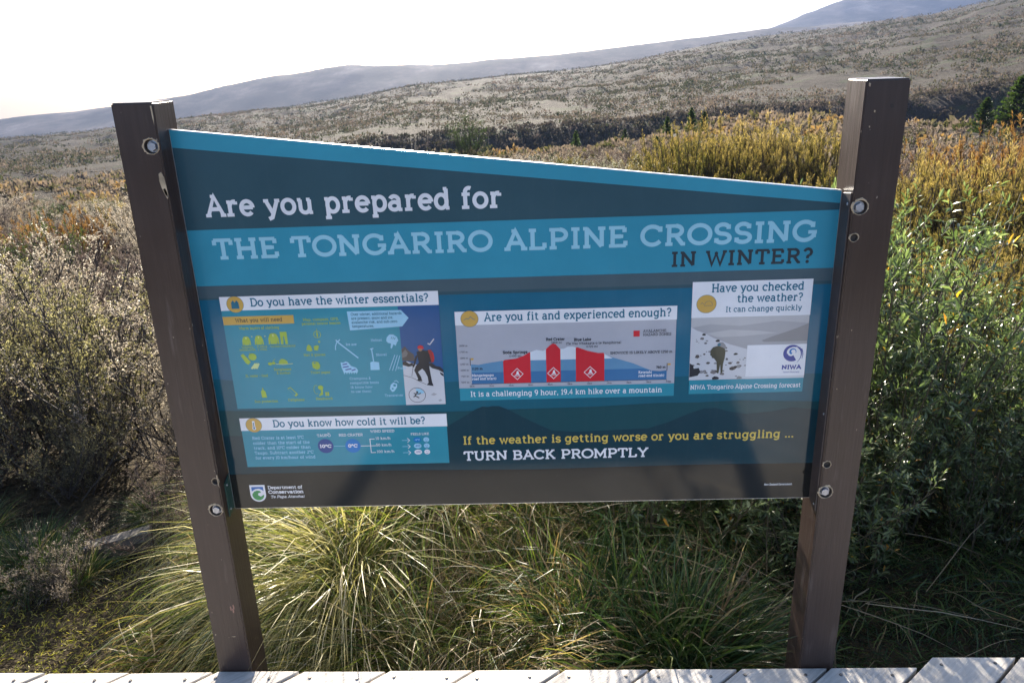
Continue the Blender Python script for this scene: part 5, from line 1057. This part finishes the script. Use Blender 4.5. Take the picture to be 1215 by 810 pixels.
def turf(seed, n, x0, x1, y0, y1, h, w, grav, name, lab, mat, flat=.5, keep=None, cat='grass', rmean=.5):
    R = np.random.RandomState(seed); x = R.uniform(x0, x1, n); y = R.uniform(y0, y1, n)
    if keep is not None: k = keep(x, y, R); x, y = x[k], y[k]; n = len(x)
    z = height(x, y)-.004; a = R.uniform(0, 6.28, n)
    D = norm(np.stack([np.cos(a)*flat, np.sin(a)*flat-.1, .6+0*a], 1)+R.normal(size=(n, 3))*.2)
    V, F, _ = blades(np.stack([x, y, z], 1), D, R.uniform(.5, 1.2, n)*h, R.uniform(.6, 1.3, n)*w, R, 2, grav, .4)
    rn = np.clip(R.normal(rmean, .2, n)+.25*fbm(x*2.5, y*2.5, 3), 0, 1)
    o = link(name, np_mesh(name, V, F, np.repeat(rn, 6)), M[mat]); tag(o, lab, cat, kind='stuff')
turf(41, 30000, -2.2, -.30, .04, 1.35, .034, .0035, 1.0, 'mossy_turf', 'short yellow-green mossy turf at the lower left behind the boardwalk', 'moss', .7)
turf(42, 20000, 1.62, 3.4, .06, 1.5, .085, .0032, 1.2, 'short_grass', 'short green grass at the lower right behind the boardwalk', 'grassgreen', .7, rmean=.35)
turf(43, 18000, -.45, 1.75, .03, 1.9, .30, .0036, 2.2, 'fallen_grass', 'tangled fallen grass litter between the tussocks under the board', 'litter', 1.3)
turf(44, 11000, -3.6, -.2, 1.0, 3.4, .14, .003, 1.8, 'understorey_litter', 'dead twigs and grass under the heath shrubs on the left', 'litter', 1.4, rmean=.3)
def mat_grass(seed, n, x0, x1, y0, y1, name, lab, mat, top, hl, w, rm):
    """matted blades lying every way on the mounds of grass"""
    R = np.random.RandomState(seed); x = R.uniform(x0, x1, n); y = R.uniform(y0, y1, n); lump = np.clip(fbm(x*2.3+5, y*2.3, 3)+.35, 0, 1)
    z = height(x, y)+R.rand(n)*top*lump; a = fbm(x*1.5, y*1.5+4, 2)*5+R.normal(size=n)*.75+math.pi
    D = norm(np.stack([np.cos(a), np.sin(a)*.8-.15, R.uniform(-.25, .65, n)], 1))
    V, F, _ = blades(np.stack([x, y, z], 1), D, R.uniform(.5, 1.2, n)*hl, R.uniform(.6, 1.4, n)*w, R, 5, 1.8, .7)
    rn = np.clip(R.normal(rm, .24, n)+.2*fbm(x*4, y*4, 2), 0, 1)
    o = link(name, np_mesh(name, V, F, np.repeat(rn, 12)), M[mat]); tag(o, lab, 'grass', kind='stuff')
mat_grass(51, 19000, -.55, .95, .10, 1.9, 'matted_grass', 'matted straw and green grass in the sun below the left half of the board', 'grass', .36, .27, .0042, .52)
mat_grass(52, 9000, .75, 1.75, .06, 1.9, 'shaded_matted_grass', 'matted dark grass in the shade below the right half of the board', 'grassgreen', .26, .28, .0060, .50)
mat_grass(53, 2500, 1.6, 3.2, .5, 1.6, 'trailing_grass', 'trailing grass at the foot of the leafy shrubs', 'grassgreen', .12, .26, .0045, .55)
# long dry stalks lying across the grass
R = np.random.RandomState(8); n = 150; x = R.uniform(-.4, 2.2, n); y = R.uniform(.15, 1.3, n); a = R.uniform(-.6, .6, n)+np.where(R.rand(n) < .5, math.pi, 0)
P0 = np.stack([x, y, height(x, y)+R.uniform(.05, .25, n)], 1); V, F, _ = blades(P0, norm(np.stack([np.cos(a), np.sin(a), R.uniform(-.15, .5, n)], 1)), R.uniform(.2, .55, n), R.uniform(.0022, .0038, n), R, 5, .5, .3)
o = link('dry_stalks', np_mesh('dry_stalks', V, F, np.repeat(np.clip(R.normal(.75, .15, n), 0, 1), 12)), M['litter']); tag(o, 'long dry stalks lying over the grass under the board', 'grass stalks', kind='stuff')

# old timber offcut lying in the shade on the left
bm = box_bm(-.13, .13, -.045, .045, 0, .040)
o = bm_obj('timber_offcut', bm, M['old_board'], bevel=.004, seg=2); o.location = (-1.02, 1.10, gz(-1.02, 1.10)+.05); o.rotation_euler = (rad(-8), rad(-6), rad(18)); tag(o, 'weathered grey timber offcut in the shade of the scrub left of the left post', 'timber')
b2 = box_bm(-.14, .14, -.02, .02, -.12, -.001); ob = bm_obj('support_rail', b2, M['old_board'], o, bevel=.003, seg=1)

# ------------------------------------------------------------------ haze
bm = box_bm(CAM.x-2950, CAM.x+2950, CAM.y-2950, CAM.y+2950, -250, 205)
hz = N('valley_haze'); pv = hz.n('ShaderNodeVolumePrincipled', ins={'Color': (.115, .165, .29), 'Density': HAZE, 'Anisotropy': .1})
hz.t.links.new(pv.outputs[0], hz.out.inputs['Volume'])
o = bm_obj('haze', bm, hz.m); tag(o, kind='stuff')
